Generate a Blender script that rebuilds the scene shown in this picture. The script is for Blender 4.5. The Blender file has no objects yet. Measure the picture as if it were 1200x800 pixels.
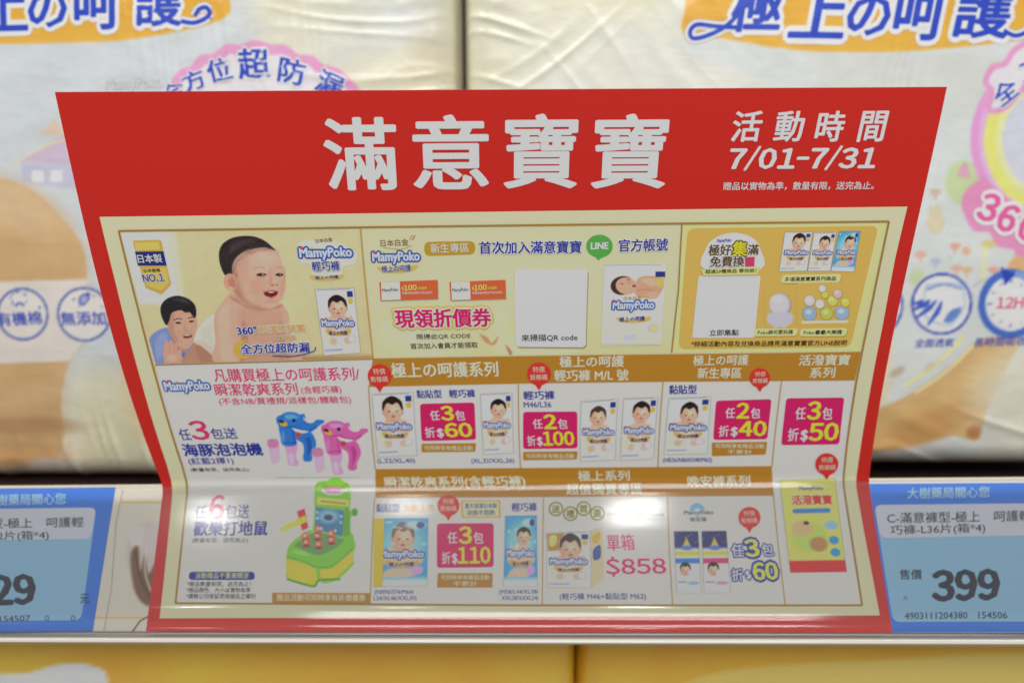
import bpy, bmesh, math, random
import numpy as np
from mathutils import Vector, Matrix
from mathutils.geometry import tessellate_polygon
random.seed(4); rng = np.random.default_rng(4)
SC = bpy.context.scene; COL = SC.collection

# ------------------------------------------------------------------ camera, light, exposure
F_PX, CX, CY = 800.0, 600.0, 400.0            # focal length in photo pixels (1200 wide)
PITCH = math.radians(10)
CAM = np.array([0.0, -0.273, 0.109])
FW = np.array([0, math.cos(PITCH), -math.sin(PITCH)]); UP = np.array([0, math.sin(PITCH), math.cos(PITCH)]); RT = np.array([1.0, 0, 0])
cd = bpy.data.cameras.new('camera'); cd.lens = 24; cd.sensor_width = 36; cd.clip_start = .01; cd.clip_end = 50
cd.dof.use_dof = True; cd.dof.focus_distance = .243; cd.dof.aperture_fstop = 5.2
cam = bpy.data.objects.new('camera', cd); COL.objects.link(cam); SC.camera = cam
cam.location = CAM; cam.rotation_euler = (math.radians(90) - PITCH, 0, 0)
W = bpy.data.worlds.new('World'); SC.world = W; W.use_nodes = True
W.node_tree.nodes['Background'].inputs[0].default_value = (.97, .98, 1, 1)
W.node_tree.nodes['Background'].inputs[1].default_value = .30
def lamp(name, loc, target, sx, sy, power, color=(1, .985, .955)):
    l = bpy.data.lights.new(name, 'AREA'); l.shape = 'RECTANGLE'; l.size = sx; l.size_y = sy; l.energy = power; l.color = color
    o = bpy.data.objects.new(name, l); COL.objects.link(o); o.location = loc
    o.rotation_euler = (Vector(target) - Vector(loc)).to_track_quat('-Z', 'Y').to_euler(); return o
lamp('ceiling_panel_lamp', (.15, -1.5, 1.35), (0, 0, 0), 1.6, .5, 18.5)
lamp('ceiling_panel_lamp', (-.9, -.35, 1.5), (0, 0, 0), .25, 1.2, 9.5)
lamp('ceiling_panel_lamp', (.9, -.35, 1.5), (0, 0, 0), .25, 1.2, 10)
SC.view_settings.view_transform = 'Standard'; SC.view_settings.look = 'None'; SC.view_settings.exposure = 0; SC.view_settings.gamma = 1
SC.render.engine = 'CYCLES'
SC.cycles.max_bounces = 8; SC.cycles.transparent_max_bounces = 16; SC.cycles.caustics_reflective = False; SC.cycles.caustics_refractive = False
SC.cycles.sample_clamp_indirect = 4
ILL = .62     # how bright a white surface renders: the printed colours read off the photo are divided by it

# ------------------------------------------------------------------ helpers
def lin(c):
    c = np.asarray(c, float) / 255
    return np.where(c <= .04045, c / 12.92, ((c + .055) / 1.055) ** 2.4)
def alb(c, k=1): return np.clip(lin(c) / (ILL * k), .004, .9)
MATS = {}
def mat(rgb, rough=.42, spec=.35, name='print', raw=False, **kw):
    key = (tuple(rgb), rough, spec, name, raw)
    if key in MATS: return MATS[key]
    m = bpy.data.materials.new(name); m.use_nodes = True; b = m.node_tree.nodes['Principled BSDF']
    c = lin(rgb) if raw else alb(rgb)
    b.inputs['Base Color'].default_value = (*c, 1); b.inputs['Roughness'].default_value = rough; b.inputs['Specular IOR Level'].default_value = spec
    for k, v in kw.items(): b.inputs[k.replace('_', ' ')].default_value = v
    MATS[key] = m; return m
def bumpy(m, scale, dist, detail=3, stretch=(1, 1, 1), strength=1, second=None):
    nt = m.node_tree; b = nt.nodes['Principled BSDF']; tc = nt.nodes.new('ShaderNodeTexCoord'); mp = nt.nodes.new('ShaderNodeMapping'); mp.inputs['Scale'].default_value = stretch
    no = nt.nodes.new('ShaderNodeTexNoise'); no.inputs['Scale'].default_value = scale; no.inputs['Detail'].default_value = detail
    bu = nt.nodes.new('ShaderNodeBump'); bu.inputs['Distance'].default_value = dist; bu.inputs['Strength'].default_value = strength
    nt.links.new(tc.outputs['Object'], mp.inputs[0]); nt.links.new(mp.outputs[0], no.inputs[0]); nt.links.new(no.outputs[0], bu.inputs['Height']); nt.links.new(bu.outputs[0], b.inputs['Normal'])
    return m
def artmat(name, rough, spec, bump=None, coat=0):
    m = bpy.data.materials.new(name); m.use_nodes = True; nt = m.node_tree; b = nt.nodes['Principled BSDF']
    a = nt.nodes.new('ShaderNodeAttribute'); a.attribute_name = 'ink'; nt.links.new(a.outputs['Color'], b.inputs['Base Color'])
    b.inputs['Roughness'].default_value = rough; b.inputs['Specular IOR Level'].default_value = spec; b.inputs['Coat Weight'].default_value = coat; b.inputs['Coat Roughness'].default_value = .12
    if bump: bumpy(m, *bump)
    return m
def empty(name, loc):
    o = bpy.data.objects.new(name, None); COL.objects.link(o); o.location = loc; o.empty_display_size = .01; return o
def tag(o, label=None, cat=None, group=None, kind=None):
    for k, v in (('label', label), ('category', cat), ('group', group), ('kind', kind)):
        if v: o[k] = v
    return o
def link(name, me, parent=None):
    o = bpy.data.objects.new(name, me); COL.objects.link(o)
    if parent:
        o.parent = parent
        # geometry is written in world coordinates: undo the parents' offsets
        off = Vector((0, 0, 0)); p = parent
        while p: off += p.location; p = p.parent
        o.location = -off
    return o
def ray(px, py): return RT * (px - CX) / F_PX - UP * (py - CY) / F_PX + FW      # depth 1
def unproject(px, py, d): return CAM + ray(px, py) * d
def project(P):
    d = P - CAM; z = d @ FW
    return CX + F_PX * (d @ RT) / z, CY - F_PX * (d @ UP) / z

class Sheet:
    """A bent sheet ruled between a left and a right edge; s runs up it in metres, u across it (0..1)."""
    def __init__(self, rows, depths, crease=None, width=.297, fillet=.004, h0=0, deg=3):
        Ls = [unproject(r[0][0], r[0][1], d) for r, d in zip(rows, depths)]; Rs = [unproject(r[1][0], r[1][1], d) for r, d in zip(rows, depths)]
        M = [(a + b) / 2 for a, b in zip(Ls, Rs)]
        s = np.concatenate([[0], np.cumsum([np.linalg.norm(M[i + 1] - M[i]) for i in range(len(M) - 1)])])
        self.s1 = s[1]; self.len = s[-1]; self.width = width
        def curve(P):
            P = np.array(P)
            if len(P) == 2: return lambda t: P[0] + (P[1] - P[0]) * (t / s[1])[:, None]
            c = [np.polyfit(s[1:], P[1:, k], deg) for k in range(3)]
            up = lambda t: np.stack([np.polyval(c[k], t) for k in range(3)], 1)
            def f(t):
                lo = P[0] + (P[1] - P[0]) * (t / s[1])[:, None]; r = np.where((t < s[1])[:, None], lo, up(t))
                a, b = s[1] - fillet, s[1] + fillet; w = (t > a) & (t < b); q = ((t[w] - a) / (b - a))[:, None]
                A = P[0] + (P[1] - P[0]) * (a / s[1]); B = up(np.array([b]))[0]; Cc = P[1]
                r[w] = (1 - q) ** 2 * A + 2 * q * (1 - q) * Cc + q * q * B
                return r
            return f
        self.t = np.linspace(-.0, s[-1], 1200) if len(rows) > 2 else np.linspace(-.02, s[-1] + .02, 200)
        self.L = curve(Ls)(self.t); self.R = curve(Rs)(self.t); self.h0 = h0
        X = self.R - self.L; Tn = np.gradient((self.L + self.R) / 2, axis=0); N = np.cross(X, Tn); self.N = N / np.linalg.norm(N, axis=1)[:, None]
        self.pl = np.stack(project(self.L), 1); self.pr = np.stack(project(self.R), 1)
        self.cuts = list(np.arange(.006, s[1] - fillet, .006)) + list(np.arange(s[1] + .009, s[-1], .009)) + list(np.linspace(s[1] - fillet, s[1] + fillet, 9)) if len(rows) > 2 else []
        self.cutu = []
    def pos(self, a, s, h=0):
        u = a / self.width; g = lambda A: np.stack([np.interp(s, self.t, A[:, k]) for k in range(3)], -1)
        L, R, N = g(self.L), g(self.R), g(self.N)
        if self.cuts: h = np.asarray(h) + .00035 * np.sin(np.asarray(a) * 24 + 1) * np.sin(np.clip(np.asarray(s) - self.s1, 0, 1) * 22)     # paper is never quite flat
        return L + (R - L) * u[..., None] + N * (np.asarray(h) + self.h0)[..., None]
    def inv(self, px, py):
        px = np.asarray(px, float); py = np.asarray(py, float); lo = np.full(px.shape, self.t[0]); hi = np.full(px.shape, self.t[-1])
        def at(s): return [np.interp(s, self.t, A[:, k]) for A in (self.pl, self.pr) for k in (0, 1)]
        for _ in range(30):
            m = (lo + hi) / 2; lx, ly, rx, ry = at(m); yl = ly + (ry - ly) * (px - lx) / (rx - lx)
            below = yl > py; lo = np.where(below, m, lo); hi = np.where(below, hi, m)
        s = (lo + hi) / 2; lx, ly, rx, ry = at(s)
        return (px - lx) / (rx - lx) * self.width, s

class PackFace:
    """Front of a soft pack: an upright plane with rounded edges, a bulge and crinkles."""
    def __init__(self, x0, x1, z0, z1, y, R=.014, seed=0, yaw=0, wr=1):
        self.x0, self.x1, self.z0, self.z1, self.y, self.R, self.yaw = x0, x1, z0, z1, y, R, yaw
        r = np.random.default_rng(seed); self.w = [(r.uniform(20, 150), r.uniform(0, 6.3), r.uniform(0, 6.3), r.uniform(.2, 1)) for _ in range(26)]; self.wr = wr
        self.cuts = []; self.step = .006; self.creases = []
    def pos(self, a, b, h=0):
        w = self.x1 - self.x0; hh = self.z1 - self.z0; R = self.R
        e = np.clip(R - np.minimum(a, w - a), 0, R) / R; f = np.clip(R - np.minimum(b, hh - b), 0, R) / R
        g = np.clip(np.hypot(e, f), 0, 1)
        drop = R * (1 - np.sqrt(1 - g ** 2))
        bulge = .006 * np.clip(1 - (2 * a / w - 1) ** 2, 0, 1) * np.clip(1 - (2 * b / hh - 1) ** 2, 0, 1)
        cr = np.zeros(np.shape(a))
        for k, p, q, am in self.w:
            wx = a + .02 * np.sin(b * 31 + p) ; wz = b + .02 * np.sin(a * 23 + q)
            th = q * .5; cr = cr + am * (1 - np.abs(np.sin(k * (wx * np.cos(th) + wz * np.sin(th)) * .5 + p))) ** 3 / (k ** .55)
        edge = 1 + 1.6 * np.exp(-np.minimum(a, w - a) / .03)
        crease = 0
        for q, (cx, cz, sx, sz, ang, lam, am) in enumerate(self.creases):      # local fans of tight creases
            ux, uz = a - cx, b - cz; t = ux * math.cos(ang) + uz * math.sin(ang) + .004 * np.sin(40 * (uz * math.cos(ang) - ux * math.sin(ang)) + q)
            crease = crease + am * np.exp(-(ux / sx) ** 2 - (uz / sz) ** 2) * (1 - np.abs(np.sin(math.pi * t / lam + 1.6 * np.sin(t * 95 + q) + .9 * np.sin(t * 211 + 60 * ux)))) ** 1.5 * (.55 + .45 * np.sin(t * 160 + uz * 60 + q * 2))
        out = h + crease - drop + bulge + .0016 * self.wr * cr * edge
        return np.stack([self.x0 + a, self.y - out + a * self.yaw, self.z0 + b], -1)
    def inv(self, px, py):
        px = np.asarray(px, float); py = np.asarray(py, float); d = [RT[k] * (px - CX) / F_PX - UP[k] * (py - CY) / F_PX + FW[k] for k in range(3)]
        # plane y = self.y - .004 + a*yaw,  a = x - x0
        t = (self.y - .004 - CAM[1] + self.yaw * (CAM[0] - self.x0)) / (d[1] - self.yaw * d[0])
        return CAM[0] + d[0] * t - self.x0, CAM[2] + d[2] * t - self.z0

LV = 3.5e-5
class Ink:
    """Flat print collected into one mesh: polygons and lettering cut so that they follow the surface."""
    def __init__(self, S, name, parent, rough=.42, spec=.2): self.S, self.name, self.parent, self.v, self.f, self.m, self.mats, self.rs = S, name, parent, [], [], [], [], (rough, spec)
    def raw(self, pts, faces, rgb, lv):
        S = self.S; pts = np.asarray(pts, float)
        if not len(faces): return
        lo, hi = pts[:, 1].min(), pts[:, 1].max(); cuts = [(c, 1) for c in S.cuts if lo < c < hi]
        if hasattr(S, 'step'):
            st = S.step; cuts = [(c, 1) for c in np.arange(math.ceil(lo / st) * st, hi, st)] + [(c, 0) for c in np.arange(math.ceil(pts[:, 0].min() / st) * st, pts[:, 0].max(), st)]
        elif S.cuts: cuts += [(c, 0) for c in np.arange(.018, S.width, .018) if pts[:, 0].min() < c < pts[:, 0].max()]
        if cuts:
            bm = bmesh.new(); vs = [bm.verts.new((p[0], p[1], 0)) for p in pts]
            for f in faces:
                try: bm.faces.new([vs[i] for i in f])
                except ValueError: pass
            for c, ax in cuts:
                no = (0, 1, 0) if ax else (1, 0, 0); co = (0, c, 0) if ax else (c, 0, 0)
                bmesh.ops.bisect_plane(bm, geom=bm.verts[:] + bm.edges[:] + bm.faces[:], dist=1e-8, plane_co=co, plane_no=no)
            bm.verts.index_update(); pts = np.array([v.co[:2] for v in bm.verts]); faces = [[v.index for v in f.verts] for f in bm.faces]; bm.free()
        P = S.pos(pts[:, 0], pts[:, 1], np.full(len(pts), lv * LV)); n = sum(len(x) for x in self.v)
        m = mat(rgb, *self.rs)
        if m not in self.mats: self.mats.append(m)
        self.v.append(P); self.f += [[i + n for i in f] for f in faces]; self.m += [self.mats.index(m)] * len(faces)
    def poly(self, px, rgb, lv=1, hole=None):
        a, b = self.S.inv([p[0] for p in px], [p[1] for p in px]); A = [Vector((x, y, 0)) for x, y in zip(a, b)]; loops = [A]
        if hole:
            a, b = self.S.inv([p[0] for p in hole], [p[1] for p in hole]); loops.append([Vector((x, y, 0)) for x, y in zip(a, b)])
        tr = tessellate_polygon(loops); flat = [p for l in loops for p in l]
        out = []
        for t in tr:
            p, q, r = (flat[i] for i in t); out.append(t if (q - p).cross(r - p).z > 0 else t[::-1])
        self.raw([(p.x, p.y) for p in flat], out, rgb, lv); return self
    def line(self, pts, w, rgb, lv=1, close=False):
        pts = [np.array(p, float) for p in pts]; n = len(pts)
        if close: pts = pts + [pts[0]]
        L, R = [], []
        for i, p in enumerate(pts):
            a = pts[i - 1] if i else (pts[-2] if close else p); b = pts[i + 1] if i + 1 < len(pts) else (pts[1] if close else p)
            d = b - a; d = d / (np.linalg.norm(d) + 1e-9); nn = np.array([-d[1], d[0]]) * w / 2; L.append(p + nn); R.append(p - nn)
        for i in range(len(pts) - 1): self.poly([L[i], R[i], R[i + 1], L[i + 1]], rgb, lv)
        return self
    def text(self, s, p0, p1, h, rgb, lv=3, bold=.018, out=None, n=6, shear=0, res=2):
        """lettering whose foot runs from p0 to p1 (photo pixels) and which is h pixels tall; out=[(radius, colour), ...] widest first"""
        V, Fc = glyphs(s, shear, res); S = self.S
        (ax, cx_, mx), (ay, cy_, my) = S.inv([p0[0], p1[0], (p0[0] + p1[0]) / 2], [p0[1], p1[1], (p0[1] + p1[1]) / 2 - h])
        P0 = np.array([ax, ay]); P1 = np.array([cx_, cy_]); d = P1 - P0; ln = np.linalg.norm(d); d = d / ln; nrm = np.array([-d[1], d[0]])
        hh = abs((np.array([mx, my]) - (P0 + P1) / 2) @ nrm)
        lo, hi = V.min(0), V.max(0); sx = ln / (hi[0] - lo[0]); sy = hh / (hi[1] - lo[1]); em = min(sx, sy)
        base = P0 + ((V[:, 0] - lo[0]) * sx)[:, None] * d + ((V[:, 1] - lo[1]) * sy)[:, None] * nrm
        lvl = lv
        for k, (r, c) in enumerate(out or []):
            nn = 12 if r > .08 else 8
            for i in range(nn):
                t = 2 * math.pi * i / nn; self.raw(base + np.array([math.cos(t), math.sin(t)]) * (r + bold) * em, Fc, c, lvl + .1 * i)
            lvl += 1.6
        if bold:
            for i in range(n):
                t = 2 * math.pi * (i + .5) / n; self.raw(base + np.array([math.cos(t), .62 * math.sin(t)]) * bold * em, Fc, rgb, lvl + .1 * i)
        self.raw(base, Fc, rgb, lvl + .8); return self
    def build(self):
        me = bpy.data.meshes.new(self.name); me.from_pydata(np.concatenate(self.v).tolist(), [], self.f)
        for m in self.mats: me.materials.append(m)
        me.polygons.foreach_set('material_index', self.m); return link(self.name, me, self.parent)
GL = {}
def _shape(s, shear, res):
    c = bpy.data.curves.new('lettering', 'FONT'); c.body = s; c.size = 1; c.shear = shear; c.resolution_u = res
    o = bpy.data.objects.new('lettering', c); COL.objects.link(o); me = bpy.data.meshes.new_from_object(o.evaluated_get(bpy.context.evaluated_depsgraph_get()))
    V = np.array([v.co[:2] for v in me.vertices]); Fc = [list(p.vertices) for p in me.polygons]
    bpy.data.objects.remove(o); bpy.data.curves.remove(c); bpy.data.meshes.remove(me); return V, Fc
def glyphs(s, shear=0, res=2):
    k = (s, shear, res)
    if k in GL: return GL[k]
    if any(ch.isdigit() for ch in s) and all(ord(ch) < 128 for ch in s) and (len(s) < 5 or s[1] == '/'):
        V, Fc, x, n = [], [], 0, 0                       # wide-form figures set closely one by one
        for ch in s:
            v, f = _shape(chr(ord(ch) + 0xFEE0), 0, res); v = v.copy(); lo, hi = v.min(0), v.max(0); w = hi[0] - lo[0]
            if ch in '/-': v[:, 0] = lo[0] + (v[:, 0] - lo[0]) * .36 / w; w = .36
            lead = .07 if ch == '1' else 0
            v[:, 0] += x - lo[0] + lead; x += w + .085 + lead; V.append(v); Fc += [[a + n for a in q] for q in f]; n += len(v)
        V = np.concatenate(V); V[:, 0] += shear * V[:, 1] * 1.6; GL[k] = (V, Fc)
    else: GL[k] = _shape(s, shear, res)
    return GL[k]
def rrect(q, r):
    """rounded quadrilateral, corners in order"""
    q = [np.array(p, float) for p in q]; out = []
    for i in range(4):
        a, p, b = q[i - 1], q[i], q[(i + 1) % 4]; A = p + (a - p) / np.linalg.norm(a - p) * r; B = p + (b - p) / np.linalg.norm(b - p) * r
        for t in np.linspace(0, 1, 6): out.append((1 - t) ** 2 * A + 2 * t * (1 - t) * p + t * t * B)
    return out
def rect(x0, y0, x1, y1, dl=0, dr=0): return [(x0, y0), (x1, y0), (x1 + dr, y1), (x0 + dl, y1)]
def circ(cx, cy, rx, ry=None, n=28, a0=0): return [(cx + rx * math.cos(a0 + 2 * math.pi * i / n), cy + (ry or rx) * math.sin(a0 + 2 * math.pi * i / n)) for i in range(n)]
def spline(pts, n=5, close=True):
    P = np.array(pts, float); m = len(P); out = []
    rg = range(m) if close else range(m - 1)
    for i in rg:
        if close: a, b, c, d = P[i - 1], P[i], P[(i + 1) % m], P[(i + 2) % m]
        else: a, b, c, d = P[max(i - 1, 0)], P[i], P[i + 1], P[min(i + 2, m - 1)]
        for t in np.arange(n) / n: out.append(.5 * (2 * b + (c - a) * t + (2 * a - 5 * b + 4 * c - d) * t * t + (3 * b - a - 3 * c + d) * t ** 3))
    if not close: out.append(P[-1])
    return out

# soft painting of printed photographs, evaluated on a fine grid that carries the colours
class Paint:
    def __init__(self, X, Y, base): self.X, self.Y = X, Y; self.I = np.ones(X.shape + (3,)) * np.array(base, float)
    def mix(self, m, c): self.I += (np.array(c, float) - self.I) * m[..., None]; return self
    def mul(self, m, c): self.I *= 1 + (np.array(c, float) - 1) * m[..., None]; return self
    def el(self, cx, cy, rx, ry, c, soft=.15, ang=0, op=1, mul=False):
        a = math.radians(ang); x = self.X - cx; y = self.Y - cy; u = (x * math.cos(a) + y * math.sin(a)) / rx; v = (-x * math.sin(a) + y * math.cos(a)) / ry
        m = np.clip((1 + soft / 2 - np.hypot(u, v)) / soft, 0, 1); m = m * m * (3 - 2 * m) * op
        return self.mul(m, c) if mul else self.mix(m, c)
    def sd(self, pts):
        P = np.array(pts, float); X, Y = self.X, self.Y; d = np.full(X.shape, 1e9); ins = np.zeros(X.shape, bool)
        for i in range(len(P)):
            (x0, y0), (x1, y1) = P[i - 1], P[i]; ex, ey = x1 - x0, y1 - y0; L = ex * ex + ey * ey + 1e-9
            t = np.clip(((X - x0) * ex + (Y - y0) * ey) / L, 0, 1); d = np.minimum(d, (X - x0 - t * ex) ** 2 + (Y - y0 - t * ey) ** 2)
            if ey: ins ^= ((y0 > Y) != (y1 > Y)) & (X < ex * (Y - y0) / ey + x0)
        return np.sqrt(d) * np.where(ins, -1, 1)
    def pg(self, pts, c, soft=1.2, op=1, smooth=True, mul=False, grow=0):
        m = np.clip(.5 - (self.sd(spline(pts, 4) if smooth else pts) - grow) / soft, 0, 1) * op
        return self.mul(m, c) if mul else self.mix(m, c)
    def ln(self, pts, w, c, soft=1, op=1, smooth=True):
        P = spline(pts, 5, False) if smooth else pts; d = np.full(self.X.shape, 1e9)
        for (x0, y0), (x1, y1) in zip(P[:-1], P[1:]):
            ex, ey = x1 - x0, y1 - y0; t = np.clip(((self.X - x0) * ex + (self.Y - y0) * ey) / (ex * ex + ey * ey + 1e-9), 0, 1)
            d = np.minimum(d, np.hypot(self.X - x0 - t * ex, self.Y - y0 - t * ey))
        return self.mix(np.clip(.5 - (d - w / 2) / soft, 0, 1) * op, c)
    def noise(self, sc, amp, seed=0, tint=(1, 1, 1), op=None):
        r = np.random.default_rng(seed); v = 0
        for o in range(5):
            k = sc / 1.7 ** o; a, b, p, q = r.uniform(-1, 1, 4); v = v + np.sin((self.X * a + self.Y * b) / k * 3 + p * 9 + 2 * np.sin((self.Y * a - self.X * b) / k * 2.3 + q * 9)) / 1.5 ** o
        self.I += (v * amp / 2)[..., None] * np.array(tint) * (1 if op is None else op[..., None]); return self
ART = {}
def gridmesh(name, P, I, parent, m, k=1):
    ny, nx = P.shape[:2]; me = bpy.data.meshes.new(name); idx = np.arange(nx * ny).reshape(ny, nx)
    q = np.stack([idx[:-1, :-1], idx[:-1, 1:], idx[1:, 1:], idx[1:, :-1]], -1).reshape(-1, 4)
    me.vertices.add(nx * ny); me.vertices.foreach_set('co', P.reshape(-1)); me.loops.add(q.size); me.loops.foreach_set('vertex_index', q.reshape(-1))
    me.polygons.add(len(q)); me.polygons.foreach_set('loop_start', np.arange(len(q)) * 4); me.polygons.foreach_set('loop_total', np.full(len(q), 4)); me.update(); me.validate()
    at = me.color_attributes.new('ink', 'FLOAT_COLOR', 'POINT'); c = np.ones((nx * ny, 4)); c[:, :3] = alb(np.clip(I, 0, 255), k).reshape(-1, 3); at.data.foreach_set('color', c.reshape(-1).astype(np.float32))
    me.polygons.foreach_set('use_smooth', np.ones(len(q), bool)); me.materials.append(m); return link(name, me, parent)
def picture(S, name, parent, quad, fn, base, lv=2, step=1.0, m=None):
    """quad TL,TR,BR,BL in photo pixels; fn paints in photo pixels"""
    q = [np.array(p, float) for p in quad]; nx = int(max(abs(q[1][0] - q[0][0]), 6) / step) + 2; ny = int(max(abs(q[3][1] - q[0][1]), 6) / step) + 2
    u = np.linspace(0, 1, nx)[None, :, None]; v = np.linspace(1, 0, ny)[:, None, None]
    XY = (q[0] * (1 - u) + q[1] * u) * (1 - v) + (q[3] * (1 - u) + q[2] * u) * v
    p = Paint(XY[..., 0], XY[..., 1], base); p.U = np.broadcast_to(u[..., 0], XY.shape[:2]); p.V = np.broadcast_to(v[..., 0], XY.shape[:2]); fn(p)
    a, b = S.inv(XY[..., 0], XY[..., 1]); return gridmesh(name, S.pos(a, b, np.full(a.shape, lv * LV)), p.I, parent, m or ART['card'])
ART['card'] = artmat('printed_card', .42, .2)
ART['film'] = artmat('printed_film', .32, .45, (110, .0007, 3, (1, 1, 2.2), .28), coat=.2)

# ------------------------------------------------------------------ surfaces
ROWS = [((171, 739), (1046, 741)), ((191.5, 570), (1018, 565.5)), ((149, 450), (1035.5, 446)), ((96, 250), (1077.6, 247)), ((64, 108), (1110, 102))]
DEP = [.2376 / ((r[1][0] - r[0][0]) / 1000) / 1000 * 1000 for r in ROWS]; DEP = [.297 * F_PX / (r[1][0] - r[0][0]) for r in ROWS]
CARD = Sheet(ROWS, DEP)
RROWS = [((0, 742), (1200, 744)), ((0, 570.5), (1200, 560.5))]
RW = 1200 / F_PX * DEP[1]
RAIL = Sheet(RROWS, [DEP[0], DEP[1]], width=RW, h0=-.0015)

RED = (184, 38, 30); CREAM = (206, 194, 159); WHITE = (197, 195, 190); GOLD = (168, 118, 38); GLINE = (150, 112, 45)
BLUE = (36, 48, 140); MAG = (190, 30, 92); YEL = (245, 220, 50); PALE = (222, 220, 208)

def zat(py, y): r = ray(600, py); return CAM[2] + r[2] * (y - CAM[1]) / r[1]
def xat(px, py, y): r = ray(px, py); return CAM[0] + r[0] * (y - CAM[1]) / r[1]
def extrude(name, S, prof, a0, a1, m, parent=None, n=24, close=True, smooth=True):
    """prof: (s, h) loop swept along u"""
    A = np.linspace(a0, a1, n); pr = np.array(prof); P = S.pos(*np.meshgrid(A, pr[:, 0]), np.meshgrid(A, pr[:, 1])[1]); k = len(prof)
    v = P.reshape(-1, 3); f = []
    for i in range(k if close else k - 1):
        j = (i + 1) % k
        for t in range(n - 1): f.append([i * n + t, i * n + t + 1, j * n + t + 1, j * n + t])
    if close: f += [[i * n for i in range(k)][::-1], [i * n + n - 1 for i in range(k)]]
    me = bpy.data.meshes.new(name); me.from_pydata(v.tolist(), [], f); me.materials.append(m)
    if smooth:
        me.polygons.foreach_set('use_smooth', [len(x) == 4 for x in f])
        try: me.set_sharp_from_angle(angle=math.radians(35))
        except Exception: pass
    bm = bmesh.new(); bm.from_mesh(me); bmesh.ops.recalc_face_normals(bm, faces=bm.faces); bm.to_mesh(me); bm.free()
    return link(name, me, parent)
def box(name, x0, x1, y0, y1, z0, z1, m, parent=None, bev=.002):
    bm = bmesh.new(); bmesh.ops.create_cube(bm, size=1)
    for v in bm.verts: v.co = Vector(((x0 + x1) / 2 + v.co.x * (x1 - x0), (y0 + y1) / 2 + v.co.y * (y1 - y0), (z0 + z1) / 2 + v.co.z * (z1 - z0)))
    if bev: bmesh.ops.bevel(bm, geom=bm.edges[:], offset=bev, segments=2, affect='EDGES')
    me = bpy.data.meshes.new(name); bm.to_mesh(me); bm.free(); me.materials.append(m); return link(name, me, parent)

# ------------------------------------------------------------------ shelf, rail
PY = .072
ZS = zat(566, PY) - .001
shelf_m = bumpy(mat((62, 44, 40), .5, .3, 'brown_laminate', raw=True), 60, .0003)
sh = box('shelf_board', -.75, .75, .012, .40, ZS - .018, ZS, shelf_m); tag(sh, 'dark brown shelf board under the two white packs', 'shelf')
bk = box('back_panel', -.75, .75, .40, .41, ZS - .35, ZS + .5, mat((28, 27, 30), .7, .2, 'dark_steel', raw=True)); tag(bk, kind='structure')

s1 = RAIL.len
rail = empty('price_rail', (0, 0, 0)); tag(rail, 'cream plastic price rail with clear front cover running along the shelf edge', 'price rail')
rail_m = mat((222, 214, 196), .3, .5, 'cream_plastic', raw=True)
extrude('rail_back', RAIL, [(-.003, -.0045), (s1 + .001, -.0045), (s1 + .001, -.003), (.0, -.003)], -.16, RW + .16, rail_m, rail)
lip = [(-.0024 + .0020 * math.sin(t), .0010 + .0024 * math.cos(t)) for t in np.linspace(-.2, math.pi, 9)] + [(-.0045, -.0045), (-.002, -.0045)]
extrude('bottom_lip', RAIL, lip, -.16, RW + .16, mat((214, 208, 196), .18, .6, 'lip_plastic', raw=True), rail)
def clear_plastic():
    m = bpy.data.materials.new('clear_plastic'); m.use_nodes = True; nt = m.node_tree; nt.nodes.clear(); N = nt.nodes.new
    o = N('ShaderNodeOutputMaterial'); tr = N('ShaderNodeBsdfTransparent'); tr.inputs[0].default_value = (.985, .985, .985, 1)
    gl = N('ShaderNodeBsdfGlossy'); gl.inputs['Roughness'].default_value = .095; df = N('ShaderNodeBsdfDiffuse'); df.inputs[0].default_value = (.86, .88, .9, 1)
    fr = N('ShaderNodeFresnel'); fr.inputs[0].default_value = 1.45; a = N('ShaderNodeMixShader'); b = N('ShaderNodeMixShader'); a.inputs[0].default_value = .022
    tc = N('ShaderNodeTexCoord'); mp = N('ShaderNodeMapping'); mp.inputs['Scale'].default_value = (6, 60, 60); no = N('ShaderNodeTexNoise'); no.inputs['Scale'].default_value = 3
    bu = N('ShaderNodeBump'); bu.inputs['Distance'].default_value = .0001; bu.inputs['Strength'].default_value = .25
    L = nt.links.new; L(tc.outputs['Object'], mp.inputs[0]); L(mp.outputs[0], no.inputs[0]); L(no.outputs[0], bu.inputs['Height']); L(bu.outputs[0], gl.inputs['Normal'])
    L(tr.outputs[0], a.inputs[1]); L(df.outputs[0], a.inputs[2]); L(fr.outputs[0], b.inputs[0]); L(a.outputs[0], b.inputs[1]); L(gl.outputs[0], b.inputs[2]); L(b.outputs[0], o.inputs[0]); return m
CLEAR = clear_plastic()
top = s1 - .0006
outer = [(top, .0032), (top - .0018, .00355), (top - .0024, .0036), (top - .004, .0036), (.03, .0036), (.0125, .0036), (.012, .0036), (.0065, .0037), (.0045, .0046), (.0028, .0052), (.0012, .0049), (.0001, .0036), (-.0008, .0034)]
inner = [(s - .0001, h - .0005) for s, h in outer[::-1]]
extrude('clear_cover', RAIL, outer + inner, -.16, RW + .16, CLEAR, rail, n=60)
# small ceiling lamps whose glints sit in the cover
def glint(px, py, w, h, power, ZC=1.55):
    a, s = RAIL.inv(px, py); p0 = RAIL.pos(np.array([a]), np.array([s]), np.array([.0036]))[0]; n = np.array([0, 0, 0]) + RAIL.N[100]
    d = p0 - CAM; d /= np.linalg.norm(d); r = d - 2 * (d @ n) * n
    if r[2] < .05: return
    t = (ZC - p0[2]) / r[2]; lamp('ceiling_spot_lamp', tuple(p0 + r * t), tuple(p0), w, h, power)
glint(742, 601, .26, .07, 2.6); glint(250, 596, .2, .05, 1.5); glint(478, 588, .2, .04, .8)

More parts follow.
